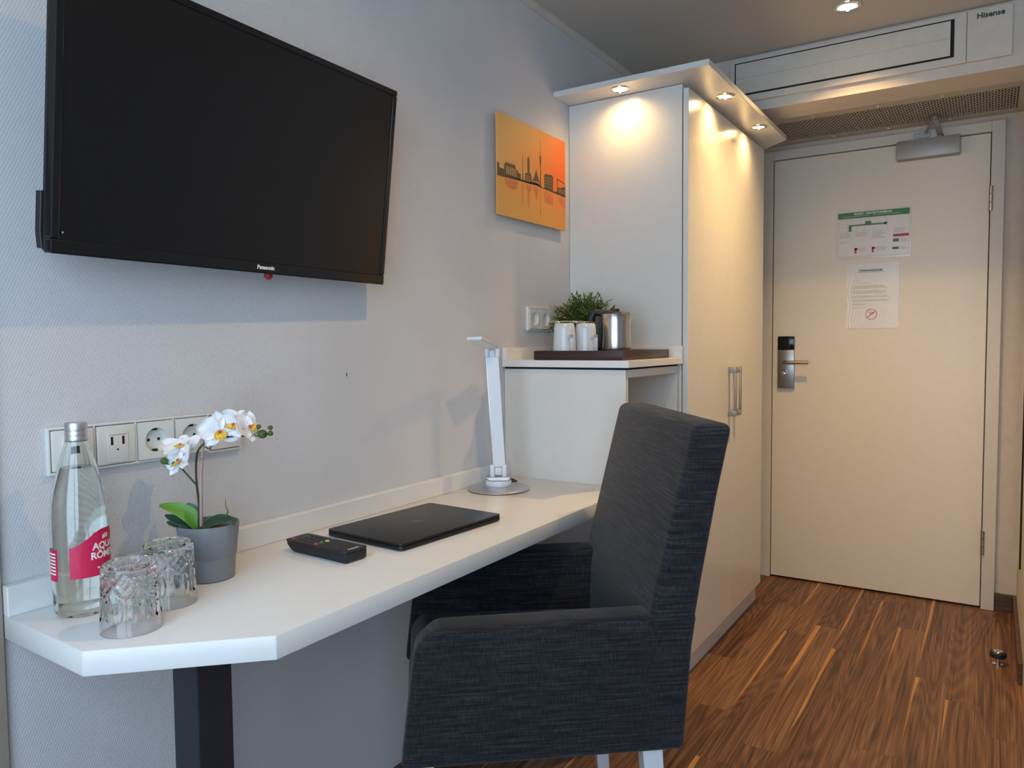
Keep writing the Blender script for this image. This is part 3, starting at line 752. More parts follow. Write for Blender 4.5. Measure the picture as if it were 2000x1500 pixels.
# ------------------------------------------------------------------ picture
PW, PH = 0.420, 0.300
t = thing('picture', 'orange sunset skyline picture hanging on the wall beside the wardrobe', 'picture', (0.0165, 1.864, 1.521))
t.rotation_euler = (0, 0, 0.0)
lo = lambda name, bm, mat, **kw: obj(name, bm, mat, t, local=True, **kw)
b = nb(); box(b, -0.002, 0.0022, 0, PW, 0, PH, 0.0005, 1); pan = lo('panel', b, MT['painting'] if 'painting' in MT else make_painting())
b = nb(); box(b, -0.014, -0.002, 0.05, PW-0.05, 0.05, PH-0.05); lo('wall_spacer', b, MT['blackm'])
sil = simple('skyline_ink', (0.10, 0.055, 0.018), 0.55, var=0.1); win = simple('skyline_window', (0.62, 0.34, 0.10), 0.55); refl = simple('skyline_reflection', (0.70, 0.20, 0.05), 0.55, var=0.12, vscale=60)
SKI = [0]
def sk(bm, pts, x=0.0023):
    v = [bm.verts.new((x, p[0]*PW, p[1]*PH)) for p in pts]; bm.faces.new(v).material_index = SKI[0]
H0 = 0.405
b = nb()
sk(b, [(0, .375), (.30, .392), (.55, .40), (.62, .395), (.80, .385), (1, .375), (1, .395), (.88, .41), (.84, .412), (.80, .40), (.63, .405), (.55, .43), (.45, .42), (.2, .405), (0, .400)])
sk(b, [(0, .40), (.03, .40), (.03, .50), (.015, .51), (0, .51)]); sk(b, [(.03, .40), (.09, .40), (.09, .46), (.03, .46)])
sk(b, [(.09, .40), (.28, .40), (.28, .49), (.25, .50), (.24, .53), (.11, .53), (.09, .50)])
for k in range(6): sk(b, [(.115+k*.023, .53), (.125+k*.023, .53), (.12+k*.023, .555)])
sk(b, [(.28, .40), (.315, .40), (.315, .47), (.28, .47)])
sk(b, [(.333, .40), (.352, .40), (.348, .50), (.346, .64), (.342, .68), (.338, .64), (.337, .50)])
sk(b, [(.37, .40), (.47, .40), (.47, .48), (.45, .52), (.44, .50), (.445, .64), (.43, .675), (.42, .675), (.408, .64), (.41, .50), (.39, .50), (.37, .48)])
sk(b, [(.48, .41), (.585, .41), (.585, .455), (.54, .575), (.50, .47), (.48, .455)])
sk(b, [(.592, .40), (.612, .40), (.608, .60), (.616, .69), (.614, .725), (.606, .74), (.604, .87), (.603, .93), (.601, .93), (.600, .87), (.598, .74), (.590, .725), (.588, .69), (.597, .60)])
sk(b, [(.66, .40), (.80, .40), (.80, .55), (.785, .575), (.675, .56), (.66, .54)])
sk(b, [(.86, .40), (1, .39), (1, .50), (.93, .47), (.86, .46)]); sk(b, [(.86, .455), (.86, .555), (.87, .56), (1, .53), (1, .52), (.875, .545), (.87, .455)])
SKI[0] = 1
for k in range(6): sk(b, [(.12+k*.024, .42), (.132+k*.024, .42), (.132+k*.024, .50), (.12+k*.024, .50)], 0.0025)
for k in range(3):
    for q in range(3): sk(b, [(.385+k*.025, .41+q*.025), (.395+k*.025, .41+q*.025), (.395+k*.025, .425+q*.025), (.385+k*.025, .425+q*.025)], 0.0025)
for k in range(4): sk(b, [(.495+k*.022, .425), (.505+k*.022, .425), (.505+k*.022, .45), (.495+k*.022, .45)], 0.0025)
for k in range(4): sk(b, [(.67, .425+k*.032), (.79, .43+k*.032), (.79, .433+k*.032), (.67, .429+k*.032)], 0.0025)
for k in range(3): sk(b, [(.88, .405+k*.018), (1, .40+k*.022), (1, .404+k*.022), (.88, .409+k*.018)], 0.0025)
SKI[0] = 2
sk(b, [(.09, .375), (.28, .375), (.26, .30), (.20, .285), (.12, .30)]); sk(b, [(.334, .375), (.35, .375), (.346, .22), (.340, .14), (.337, .22)])
sk(b, [(.38, .38), (.47, .38), (.44, .30), (.43, .14), (.42, .14), (.41, .30)]); sk(b, [(.49, .38), (.58, .38), (.54, .24)])
sk(b, [(.597, .38), (.607, .38), (.608, .18), (.612, .13), (.604, .10), (.603, .0), (.601, .0), (.600, .10), (.594, .13), (.598, .18)])
sk(b, [(.66, .375), (.80, .37), (.795, .24), (.665, .25)]); sk(b, [(.87, .365), (1, .36), (1, .25), (.92, .27)])
lo('skyline', b, [sil, win, refl])

# ------------------------------------------------------------------ laptop
ang = radians(-4.0)
t = thing('laptop', 'closed dark grey laptop lying on the white desk', 'laptop', (0.196, 1.265, ZD+0.0006), ang)
lw, ll = 0.222, 0.322
def rrect(x0, x1, y0, y1, r, n=5):
    pts = []
    for cx_, cy_, a0 in ((x1-r, y1-r, 0), (x0+r, y1-r, pi/2), (x0+r, y0+r, pi), (x1-r, y0+r, 1.5*pi)):
        for k in range(n+1): a = a0+pi/2*k/n; pts.append((cx_+r*cos(a), cy_+r*sin(a)))
    return pts
b = nb(); prism(b, rrect(-lw/2, lw/2, -ll/2, ll/2, 0.011), 0.0015, 0.0098, 'z', 0.0012, 2); obj('base', b, MT['laptop'], t, smooth=True, local=True)
b = nb(); prism(b, rrect(-lw/2, lw/2, -ll/2, ll/2, 0.011), 0.0106, 0.0148, 'z', 0.0012, 2); obj('lid', b, MT['laptop'], t, smooth=True, local=True)
for (x, y) in ((-1, -1), (-1, 1), (1, -1), (1, 1)):
    b = nb(); lathe(b, [(0, 0), (0.006, 0), (0.006, 0.0016), (0, 0.0016)], x*0.09, y*0.14, 0, 14); obj('rubber_foot', b, MT['blackm'], t, local=True)
b = nb()
pts = []
for k in range(40):
    a = 2*pi*k/40; r_ = 0.0142*(1-0.10*math.exp(-((a-pi/2)/0.28)**2)-0.08*math.exp(-((a-1.5*pi)/0.25)**2))
    x, y = r_*cos(a), r_*sin(a)
    dx, dy = x-0.0180, y-0.002
    if math.hypot(dx, dy) < 0.0085: s_ = 0.0085/max(1e-6, math.hypot(dx, dy)); x, y = 0.0180+dx*s_, 0.002+dy*s_
    pts.append((x, y))
v = [b.verts.new((-p[1], p[0], 0.01495)) for p in pts]; b.faces.new(v)
lf = [(0.001, 0.0150), (0.0013, 0.0184), (0.0038, 0.0218), (0.0066, 0.0224), (0.0061, 0.0190), (0.0038, 0.0158)]
v = [b.verts.new((-p[1], p[0], 0.01495)) for p in lf]; b.faces.new(v)
obj('logo', b, MT['logo'], t, local=True)

# ------------------------------------------------------------------ remote control
t = thing('remote_control', 'black remote control with coloured buttons in front of the laptop', 'remote control', (0.178, 1.012, ZD+0.0006), radians(-3))
RL, RWd = 0.172, 0.058
b = nb(); prism(b, [(-RL/2+0.022, 0.0), (RL/2-0.004, 0.0), (RL/2, 0.004), (RL/2+0.001, 0.0195), (-RL/2, 0.0195), (-RL/2, 0.013), (-RL/2+0.014, 0.002)], -RWd/2+0.004, RWd/2-0.004, 'y', 0.002, 2); obj('body', b, MT['blackm'], t, smooth=True, local=True)
b = nb(); prism(b, rrect(-RL/2-0.001, RL/2+0.001, -RWd/2, RWd/2, 0.008), 0.0196, 0.0235, 'z', 0.0012, 2); obj('face_plate', b, MT['blackm'], t, smooth=True, local=True)
def button(x, y, m, rx=0.0038, ry=0.0026):
    q = nb(); ball(q, (x, y, 0.0236), 1.0, 5, (rx, ry, 0.0022)); obj('button', q, m, t, smooth=True, local=True)
button(-0.074, -0.018, MT['redb'], 0.0050, 0.0042)
for k, m in enumerate((MT['redb'], MT['grnb'], MT['yelb'], MT['blueb'])): button(-0.004, -0.021+k*0.014, m, 0.0052, 0.0048)
for i in range(5):
    for j_ in range(4): button(0.012+i*0.0115, -0.020+j_*0.0132, MT['btn'])
for i in range(4):
    for j_ in range(3): button(-0.058+i*0.0125, -0.014+j_*0.0150, MT['btn'], 0.0042, 0.0032)
b = text_bm('Panasonic', 0.0065, 0.0001, True); b.transform(Matrix.Translation((0.077, 0, 0.0238)) @ Matrix.Rotation(pi/2, 4, 'Z')); obj('lettering', b, MT['white'], t, local=True)

# ------------------------------------------------------------------ desk lamp
LX, LY = 0.108, 1.722
t = thing('desk_lamp', 'slim folding white LED lamp on a silver disc at the far end of the desk', 'lamp', (LX, LY, ZD+0.0006), radians(32.5))
# local x = camera-right, local y = away from it
b = nb(); lathe(b, [(0, 0), (0.083, 0), (0.086, 0.002), (0.086, 0.004), (0.080, 0.0075), (0.034, 0.012), (0, 0.012)], n=64); obj('base_disc', b, MT['lampalu'], t, smooth=True, local=True)
b = nb(); lathe(b, [(0, 0.011), (0.034, 0.011), (0.036, 0.014), (0.036, 0.022), (0.033, 0.026), (0, 0.026)], n=48); obj('collar', b, MT['lampw'], t, smooth=True, local=True)
b = nb(); prism(b, [(-0.034, 0.036), (-0.026, 0.0265), (0.026, 0.0265), (0.034, 0.036), (0.030, 0.037), (-0.030, 0.037)], -0.020, 0.016, 'y', 0.001, 1); obj('swivel_plate', b, MT['lampalu'], t, smooth=True, local=True)
b = nb()
for s_ in (-1, 1): box(b, s_*0.0165-0.0065, s_*0.0165+0.0065, -0.010, 0.008, 0.030, 0.070, 0.003)
box(b, -0.010, 0.010, -0.008, 0.006, 0.040, 0.062, 0.003); obj('hinge', b, MT['lampw'], t, smooth=True, local=True)
A0 = Vector((0.003, 0, 0.062)); A1 = Vector((-0.014, -0.002, 0.368))
d = A1-A0; rz_ = d.to_track_quat('Z', 'Y').to_matrix().to_4x4(); ln = d.length
Mx = Matrix.Translation(A0) @ Matrix.Rotation(math.atan2(d.x, d.z), 4, 'Y')
b = nb(); box(b, -0.0195, 0.0195, -0.005, 0.006, 0, ln, 0.002, M=Mx); arm = obj('arm', b, MT['lampalu'], t, smooth=True, local=True)
b = nb(); box(b, -0.0165, 0.0165, -0.0062, -0.0045, 0.002, ln-0.002, 0.0005, 1, M=Mx); obj('arm_cover', b, MT['lampw'], arm, smooth=True, local=True)
b = nb()
for s_ in (-1, 1): box(b, s_*0.0145-0.0062-0.014, s_*0.0145+0.0062-0.014, -0.008, 0.007, 0.366, 0.398, 0.003)
box(b, -0.022, -0.006, -0.006, 0.005, 0.366, 0.386, 0.002); obj('upper_hinge', b, MT['lampw'], t, smooth=True, local=True)
# head: reaches from the hinge towards the viewer's left
hb = Vector((-0.014, 0.0, 0.394)); hd = Vector((-0.042, -0.150, 0.024)); hl = hd.length
xa = Vector((1, 0.0, 0.0)); ya = hd.normalized(); xa = (xa-ya*xa.dot(ya)).normalized(); za = xa.cross(ya)
Mh = Matrix(((xa.x, ya.x, za.x, hb.x), (xa.y, ya.y, za.y, hb.y), (xa.z, ya.z, za.z, hb.z), (0, 0, 0, 1)))
b = nb(); box(b, -0.0205, 0.0205, -0.004, hl, -0.0045, 0.0045, 0.003, 3, M=Mh); hd_ = obj('lamp_head', b, MT['lampw'], t, smooth=True, local=True)
b = nb(); s_ = 1 if (Mh.to_3x3() @ Vector((0, 0, 1))).z < 0 else -1
box(b, -0.016, 0.016, 0.03, hl-0.01, s_*0.0045, s_*0.0051, 0.0, M=Mh); obj('light_panel', b, MT['white'], hd_, local=True)
b = nb(); tube(b, [tuple(p) for p in curve_pts([(0.03, 0.05, 0.009), (0.045, 0.075, 0.009), (0.05, 0.10, 0.004), (0.035, 0.14, 0.003)])], 0.0028, 8); obj('power_cord', b, MT['blackm'], t, smooth=True, local=True)

# ------------------------------------------------------------------ bottle
BX, BY = 0.084, 0.600
t = thing('water_bottle', 'clear glass mineral water bottle with magenta label and silver cap on the desk', 'bottle', (BX, BY, ZD))
outer = [(0.0, 0.004), (0.020, 0.0035), (0.030, 0.0005), (0.0350, 0.0015), (0.0385, 0.007), (0.0390, 0.020), (0.0385, 0.032), (0.0400, 0.042), (0.0400, 0.130), (0.0398, 0.150), (0.0385, 0.168), (0.0350, 0.190), (0.0295, 0.212), (0.0235, 0.234), (0.0185, 0.252), (0.0150, 0.264), (0.0140, 0.270), (0.0140, 0.284)]
inner = [(max(0.0, r-0.0028), z) for r, z in outer if z > 0.03]
prof = outer + [(0.0112, 0.284), (0.0112, 0.270)] + [(r, z) for r, z in inner[::-1] if z < 0.269] + [(0.0345, 0.022), (0.033, 0.010), (0.022, 0.0085), (0, 0.0085)]
b = nb(); lathe(b, prof, BX, BY, ZD, 72, rf=lambda a, k: 1+(0.0035*sin(18*a) if k in (4, 5) else 0)); obj('glass_body', b, MT['bottle'], t, smooth=True)
wp = [(0, 0.0088), (0.0218, 0.0088), (0.0327, 0.0103), (0.0342, 0.0222), (0.0355, 0.032), (0.0370, 0.042), (0.0370, 0.130), (0.0368, 0.150), (0.0355, 0.168), (0.0320, 0.190), (0.0265, 0.212), (0.0235, 0.223), (0, 0.223)]
wp = [(max(0, r-0.0002), z) for r, z in wp]
b = nb(); lathe(b, wp, BX, BY, ZD, 64); obj('water', b, MT['water'], t, smooth=True)
MT['capm'] = simple('satin_cap', (0.62, 0.62, 0.62), 0.38, metal=0.85, var=0.03)
b = nb(); lathe(b, [(0.0146, 0.262), (0.0154, 0.264), (0.0154, 0.268), (0.0148, 0.2695), (0.0154, 0.2715), (0.0154, 0.2755), (0.0149, 0.277), (0.0156, 0.279), (0.0156, 0.288), (0.0145, 0.2905), (0, 0.2915), (0, 0.2855), (0.0144, 0.2850)], BX, BY, ZD, 48, closed=False, rf=lambda a, k: 1+(0.008*sin(40*a) if 6 < k < 9 else 0)); obj('cap', b, MT['capm'], t, smooth=True)
TH0 = radians(-27)
def wrap(u, z, r=0.0404): a = TH0 + u/0.0404; return (BX+r*cos(a), BY+r*sin(a), ZD+z)
def patch(bm, u0, u1, f0, f1, r=0.0404, n=30):
    A_ = [];
    for i in range(n+1):
        u = u0+(u1-u0)*i/n; A_.append((bm.verts.new(wrap(u, f0(u), r)), bm.verts.new(wrap(u, f1(u), r))))
    for i in range(n): bm.faces.new((A_[i][0], A_[i+1][0], A_[i+1][1], A_[i][1]))
b = nb()
C0 = 0.040
topf = lambda u: 0.107+0.023*(0.5-0.5*cos(pi*min(1, max(0, (u+0.0155)/0.050)))) if u < C0 else 0.107+0.023*(0.5-0.5*cos(pi*min(1, max(0, (2*C0-u+0.0155)/0.050))))
botf = lambda u: 0.0600
patch(b, -0.0155, 2*C0+0.0155, botf, topf, 0.0404, 60); lab = obj('label', b, MT['red'], t, smooth=True)
b = nb(); patch(b, -0.062, -0.0345, lambda u: 0.056, lambda u: 0.104, 0.0404, 14); lb2 = obj('back_label', b, MT['red'], t, smooth=True)
b = nb()
for s_, zt, sz in (('AQUA', 0.1045, 0.0145), ('RÖMER', 0.0905, 0.0145)):
    q = text_bm(s_, sz, 0.0, True, space=0.95)
    bmesh.ops.triangulate(q, faces=q.faces[:])
    for v in q.verts: v.co = Vector(wrap(v.co.x+C0-0.004, v.co.y+zt, 0.0407))
    join_bm(b, q)
q = nb()
for k in range(6): 
    u = C0-0.018+k*0.006; patch(q, u, u+0.004, lambda u: 0.0715, lambda u: 0.0735, 0.0407, 2)
for k in range(3):
    u = C0-0.008+k*0.004; patch(q, u, u+0.003, lambda u: 0.1155-abs(u-C0)*0.2, lambda u: 0.1225-abs(u-C0)*0.3, 0.0407, 2)
join_bm(b, q); obj('label_lettering', b, MT['white'], lab)
b = nb()
for rr in (0.012, 0.015, 0.018, 0.021, 0.024, 0.027, 0.030, 0.033, 0.036):
    n_ = int(rr*900)
    for k in range(n_):
        a = pi*0.55+pi*0.9*k/n_; u, z = 0.029+rr*cos(a), 0.090+rr*sin(a)
        if u > -0.0145 and botf(u)+0.001 < z < topf(u)-0.001: patch(b, u-0.0003, u+0.0003, lambda _u: z-0.0003, lambda _u: z+0.0003, 0.0406, 1)
obj('label_dots', b, MT['pinkdot'], lab)
b = nb()
for k in range(7): patch(b, -0.058, -0.038, lambda u, k=k: 0.066+k*0.005, lambda u, k=k: 0.0685+k*0.005, 0.0407, 6)
obj('label_lettering', b, MT['white'], lb2)

# ------------------------------------------------------------------ tumblers (upside down)
def tumbler(x, y, label, rz):
    t = thing('tumbler', label, 'glass', (x, y, ZD+0.0006), rz, 'upturned cut-glass tumblers on the desk')
    b = nb(); n = 240; Hh = 0.097; RB, RT = 0.0410, 0.0370
    nzv = 80; prof = []
    rings = []
    def cut(a, s_):
        # s_: 0 at the rim on the desk, 1 at the upturned base
        if s_ < 0.20: return 0
        if s_ < 0.54:      # tall oval flutes
            m = (s_-0.20)/0.34; w_ = sin(pi*m)**0.5; f_ = abs(((a*14/(2*pi)) % 1)-0.5)*2
            return -0.0022*max(0.0, 1-(f_/(0.75*w_+1e-6))**2) if w_ > 0.02 else 0
        if s_ < 0.92:      # crossing diagonal cuts with small diamonds between them
            q = (s_-0.54)/0.38
            def groove(v, w): d_ = abs((v % 1)-0.5)*2; d_ = 1-d_; return max(0.0, 1-d_/w)
            g = max(groove(a*7/(2*pi)+q*1.0, 0.17), groove(a*7/(2*pi)-q*1.0, 0.17))
            g2 = max(groove(a*21/(2*pi)+q*3.0, 0.3), groove(a*21/(2*pi)-q*3.0, 0.3)) if 0.25 < q < 0.75 else 0
            return -0.0022*g-0.0007*g2
        return 0
    for k in range(nzv+1):
        s_ = k/nzv; R = RB+(RT-RB)*s_; 
        if s_ > 0.94: R -= 0.004*((s_-0.94)/0.06)**2
        rings.append([b.verts.new(((R+cut(2*pi*i/n, s_))*cos(2*pi*i/n), (R+cut(2*pi*i/n, s_))*sin(2*pi*i/n), s_*Hh)) for i in range(n)])
    # base with a cut star
    for rr, dz in ((0.030, 0.0), (0.026, -0.0012), (0.018, -0.002), (0.009, -0.0022)):
        rings.append([b.verts.new((rr*cos(2*pi*i/n), rr*sin(2*pi*i/n), Hh+dz-0.0009*abs(sin(8*2*pi*i/n)))) for i in range(n)])
    top = b.verts.new((0, 0, Hh-0.0018))
    # inner wall
    inn = []
    for (r_, z_) in ((RB-0.0014, 0.0), (RB-0.0026, 0.004), (RB-0.0034, 0.03), (RT-0.0045, 0.070), (RT-0.008, 0.079), (RT-0.016, 0.0825), (RT-0.026, 0.083)):
        inn.append([b.verts.new((r_*cos(2*pi*i/n), r_*sin(2*pi*i/n), z_)) for i in range(n)])
    itop = b.verts.new((0, 0, 0.083))
    for A_, B_ in list(zip(rings[:-1], rings[1:])) + list(zip(inn[:-1], inn[1:])) + [(rings[0], inn[0])]:
        for i in range(n):
            j = (i+1) % n; b.faces.new((A_[i], A_[j], B_[j], B_[i]))
    for i in range(n):
        b.faces.new((rings[-1][i], rings[-1][(i+1) % n], top)); b.faces.new((inn[-1][i], inn[-1][(i+1) % n], itop))
    obj('glass_body', b, MT['glass'], t, smooth=True, local=True, angle=35)
    return t
tumbler(0.220, 0.597, 'upturned cut-glass tumbler nearest the viewer, in front of the water bottle', 0.2)
tumbler(0.168, 0.690, 'upturned cut-glass tumbler beside the grey orchid pot', 0.75)

# ------------------------------------------------------------------ orchid
PX, PY = 0.107, 0.806
t = thing('potted_orchid', 'white artificial orchid with bamboo stake in a grey pot on the desk', 'orchid', (PX, PY, ZD))
b = nb(); lathe(b, [(0, 0.0008), (0.040, 0.0008), (0.042, 0.002), (0.0445, 0.040), (0.0460, 0.0415), (0.0515, 0.094), (0.0510, 0.097), (0.0485, 0.097), (0.0450, 0.080), (0, 0.080)], PX, PY, ZD, 64); obj('pot', b, MT['pot'], t, smooth=True)
b = nb(); lathe(b, [(0, 0.0805), (0.0445, 0.0805), (0.0450, 0.082), (0.030, 0.086), (0, 0.087)], PX, PY, ZD, 40); obj('soil', b, MT['soil'], t, smooth=True)
b = nb(); tube(b, [(0.111, 0.789, 0.81), (0.110, 0.793, 0.92), (0.109, 0.798, 0.955), (0.109, 0.799, 1.000)], 0.0028, 12)
for z in (0.868, 0.945): lathe(b, [(0.0028, -0.001), (0.0034, 0), (0.0028, 0.001)], 0.1105, 0.7915, z, 12)
obj('stake', b, MT['bamboo'], t, smooth=True)
b = nb()
tube(b, curve_pts([(0.108, 0.786, 0.815), (0.107, 0.789, 0.865), (0.103, 0.789, 0.900), (0.101, 0.790, 0.930), (0.104, 0.792, 0.956), (0.113, 0.798, 0.970), (0.127, 0.808, 0.978), (0.150, 0.824, 0.982), (0.169, 0.836, 0.983), (0.190, 0.850, 0.983), (0.198, 0.855, 0.985)]), [0.0022 - 0.0010*k/80 for k in range(81)], 8)
tube(b, curve_pts([(0.101, 0.789, 0.900), (0.092, 0.782, 0.914), (0.080, 0.776, 0.928), (0.068, 0.769, 0.934), (0.056, 0.762, 0.936)]), [0.0017 - 0.0007*k/32 for k in range(33)], 8)
tube(b, curve_pts([(0.197, 0.854, 0.985), (0.208, 0.862, 0.987), (0.209, 0.862, 0.996)]), 0.0008, 6)
tube(b, curve_pts([(0.182, 0.845, 0.983), (0.189, 0.850, 0.990), (0.191, 0.851, 0.999)]), 0.0008, 6)
tube(b, curve_pts([(0.113, 0.800, 0.965), (0.122, 0.803, 0.962), (0.127, 0.807, 0.972)]), 0.0010, 6)
obj('stem', b, MT['stem'], t, smooth=True)
for (c, r_) in (((0.191, 0.851, 0.999), 0.0045), ((0.197, 0.854, 0.986), 0.0085), ((0.208, 0.862, 0.997), 0.0045), ((0.208, 0.862, 0.987), 0.0050), ((0.055, 0.761, 0.941), 0.0065), ((0.071, 0.770, 0.936), 0.0055)):
    b = nb(); ball(b, c, r_, 8, (1, 1, 0.9)); obj('bud', b, MT['budm'], t, smooth=True)
def petal(bm, w, l, cup=0.25, n=8, th=0.0006, base=0.25, tw=0.0):
    """petal in local frame: y outwards, z = face normal"""
    top = []
    for i in range(n+1):
        s_ = i/n; ww = w*(base*(1-s_)+1.0*sin(pi*min(1, s_*0.92+0.06))**0.75)*(1 if s_ < 1 else 0.25)/1.0
        row_ = []
        for j in range(7):
            x = (j/3-1)*ww/2; z = cup*l*(s_**2)*0.6 - 0.12*w*(1-(j/3-1)**2) + 0.06*w*sin(3*s_*pi+j)
            row_.append(bm.verts.new((x, s_*l, z)))
        top.append(row_)
    fs = [];
    for i in range(n):
        for j in range(6): fs.append(bm.faces.new((top[i][j], top[i][j+1], top[i+1][j+1], top[i+1][j])))
    r = bmesh.ops.extrude_face_region(bm, geom=fs)
    for v in [v for v in r['geom'] if isinstance(v, bmesh.types.BMVert)]: v.co.z -= th
def flower(c, nrm, roll, sc=1.0):
    nrm = Vector(nrm).normalized(); a = nrm.orthogonal().normalized()
    zup = Vector((0, 0, 1)); up_ = (zup-nrm*zup.dot(nrm)).normalized(); rt = up_.cross(nrm)
    Mf = Matrix(((rt.x, up_.x, nrm.x, c[0]), (rt.y, up_.y, nrm.y, c[1]), (rt.z, up_.z, nrm.z, c[2]), (0, 0, 0, 1))) @ Matrix.Rotation(roll, 4, 'Z') @ Matrix.Scale(sc, 4)
    e = bpy.data.objects.new('flower', None)
    b = nb()
    for a_, w, l, cup in ((0, 0.016, 0.026, 0.1), (radians(128), 0.016, 0.025, 0.1), (radians(-128), 0.016, 0.025, 0.1), (radians(68), 0.027, 0.029, 0.22), (radians(-68), 0.027, 0.029, 0.22)):
        q = nb(); petal(q, w, l, cup); q.transform(Matrix.Rotation(a_, 4, 'Z') @ Matrix.Translation((0, 0.001, 0.001 if w > 0.02 else 0))); join_bm(b, q)
    b.transform(Mf); fl = obj('flower', b, MT['petal'], t, smooth=True)
    b = nb(); 
    for a_ in (radians(150), radians(-150), pi):
        q = nb(); petal(q, 0.009, 0.011, 1.1); q.transform(Matrix.Rotation(a_, 4, 'Z') @ Matrix.Translation((0, 0.001, 0.003))); join_bm(b, q)
    b.transform(Mf); obj('lip', b, MT['yellow'], fl, smooth=True)
    b = nb(); ball(b, (0, -0.001, 0.0036), 0.0022, 6, (1, 1.2, 1)); b.transform(Mf); obj('throat', b, MT['magenta'], fl, smooth=True)
    return fl
flower((0.138, 0.812, 0.993), (0.80, -0.58, 0.02), 0.15, 1.3)
flower((0.152, 0.832, 1.002), (0.45, -0.75, 0.55), -0.4, 1.15)
flower((0.177, 0.840, 0.998), (0.75, 0.15, 0.55), 0.6, 1.15)
flower((0.078, 0.778, 0.966), (0.25, -0.45, 0.90), 0.2, 1.2)
flower((0.089, 0.768, 0.944), (-0.10, -0.85, 0.35), 0.5, 1.2)
def leaf(ctrl, w, mat, nrm=(0, 0, 1), fold=0.2):
    P = curve_pts(ctrl, 6); n = len(P); b = nb(); rows = []; nrm = Vector(nrm)
    for i, p in enumerate(P):
        s_ = i/(n-1); d_ = (P[min(i+1, n-1)]-P[max(0, i-1)]).normalized(); sd = d_.cross(nrm).normalized(); nn = sd.cross(d_)
        ww = w*max(0.03, sin(pi*(0.10+0.87*s_**0.9)))**0.8
        rows.append([b.verts.new(p+sd*ww*(j/2-1)+nn*fold*ww*abs(j/2-1)) for j in range(5)])
    fs = []
    for i in range(n-1):
        for j in range(4): fs.append(b.faces.new((rows[i][j], rows[i][j+1], rows[i+1][j+1], rows[i+1][j])))
    r = bmesh.ops.extrude_face_region(b, geom=fs)
    for v in [v for v in r['geom'] if isinstance(v, bmesh.types.BMVert)]: v.co.z -= 0.0008
    return obj('leaf', b, mat, t, smooth=True, angle=80)
leaf([(0.108, 0.784, 0.826), (0.100, 0.778, 0.846), (0.082, 0.765, 0.860), (0.054, 0.750, 0.866)], 0.0135, MT['leafb'], (0.75, -0.5, 0.6), 0.25)
leaf([(0.106, 0.789, 0.826), (0.099, 0.786, 0.843), (0.094, 0.782, 0.858), (0.089, 0.780, 0.868)], 0.0125, MT['leafd'], (0.6, -0.5, 0.5))
leaf([(0.108, 0.785, 0.824), (0.095, 0.775, 0.834), (0.078, 0.762, 0.842), (0.066, 0.752, 0.850)], 0.010, MT['leafd'], (0.5, -0.5, 0.9))
leaf([(0.110, 0.784, 0.823), (0.096, 0.767, 0.830), (0.082, 0.757, 0.835), (0.066, 0.755, 0.838)], 0.009, MT['leafd'], (0.2, -0.2, 1))
leaf([(0.110, 0.784, 0.824), (0.126, 0.790, 0.832), (0.140, 0.800, 0.841), (0.155, 0.812, 0.840), (0.166, 0.816, 0.832)], 0.012, MT['leafd'], (0.3, -0.5, 1), 0.1)
b = nb(); tube(b, curve_pts([(0.138, 0.806, 0.832), (0.144, 0.812, 0.842), (0.149, 0.816, 0.853), (0.146, 0.814, 0.862), (0.146, 0.814, 0.875)]), [0.0022-0.0018*k/32 for k in range(33)], 8); obj('shoot', b, MT['budm'], t, smooth=True)

# ------------------------------------------------------------------ tray with kettle, cups, spoons and plant
ZS = 1.0886
t = thing('serving_tray', 'dark wooden tray on the white counter beside the wardrobe', 'tray', (0.24, 2.1, ZS))
TX0, TX1, TY0, TY1 = 0.098, 0.388, 1.934, 2.290
b = nb(); box(b, TX0, TX1, TY0, TY1, ZS+0.0006, ZS+0.007, 0.001, 1); obj('tray_base', b, MT['tray'], t)
b = nb()
box(b, TX0, TX1, TY0, TY0+0.010, ZS+0.006, ZS+0.0275, 0.0015, 2); box(b, TX0, TX1, TY1-0.010, TY1, ZS+0.006, ZS+0.0275, 0.0015, 2)
box(b, TX0, TX0+0.010, TY0+0.009, TY1-0.009, ZS+0.006, ZS+0.0275, 0.0015, 2); box(b, TX1-0.010, TX1, TY0+0.009, TY1-0.009, ZS+0.006, ZS+0.0275, 0.0015, 2)
obj('rim', b, MT['tray'], t, smooth=True)
ZT = ZS+0.0076
KX, KY = 0.268, 2.145
t = thing('electric_kettle', 'small stainless steel kettle with black lid and handle on the tray', 'kettle', (KX, KY, ZT), radians(32)); t.scale = (1.07, 1.07, 1.05)
b = nb(); lathe(b, [(0, 0), (0.050, 0), (0.050, 0.014), (0.047, 0.020), (0, 0.020)], n=48); obj('power_base', b, MT['blackm'], t, smooth=True, local=True)
b = nb(); lathe(b, [(0, 0.021), (0.0455, 0.021), (0.0460, 0.025), (0.0445, 0.060), (0.0440, 0.095), (0.0455, 0.115), (0.0475, 0.124), (0.0465, 0.1245), (0.0430, 0.115), (0, 0.115)], n=64)
for v in b.verts:
    if v.co.z > 0.105 and v.co.x > 0.036 and abs(v.co.y) < 0.022: v.co.x += 0.006*(v.co.z-0.105)/0.02*(1-abs(v.co.y)/0.022)
obj('kettle_body', b, MT['steel'], t, smooth=True, local=True)
b = nb(); lathe(b, [(0, 0.116), (0.0425, 0.116), (0.0440, 0.1245), (0.0400, 0.1290), (0.015, 0.1325), (0, 0.133)], n=48)
box(b, -0.012, 0.012, -0.006, 0.006, 0.131, 0.141, 0.003); obj('lid', b, MT['blackm'], t, smooth=True, local=True)
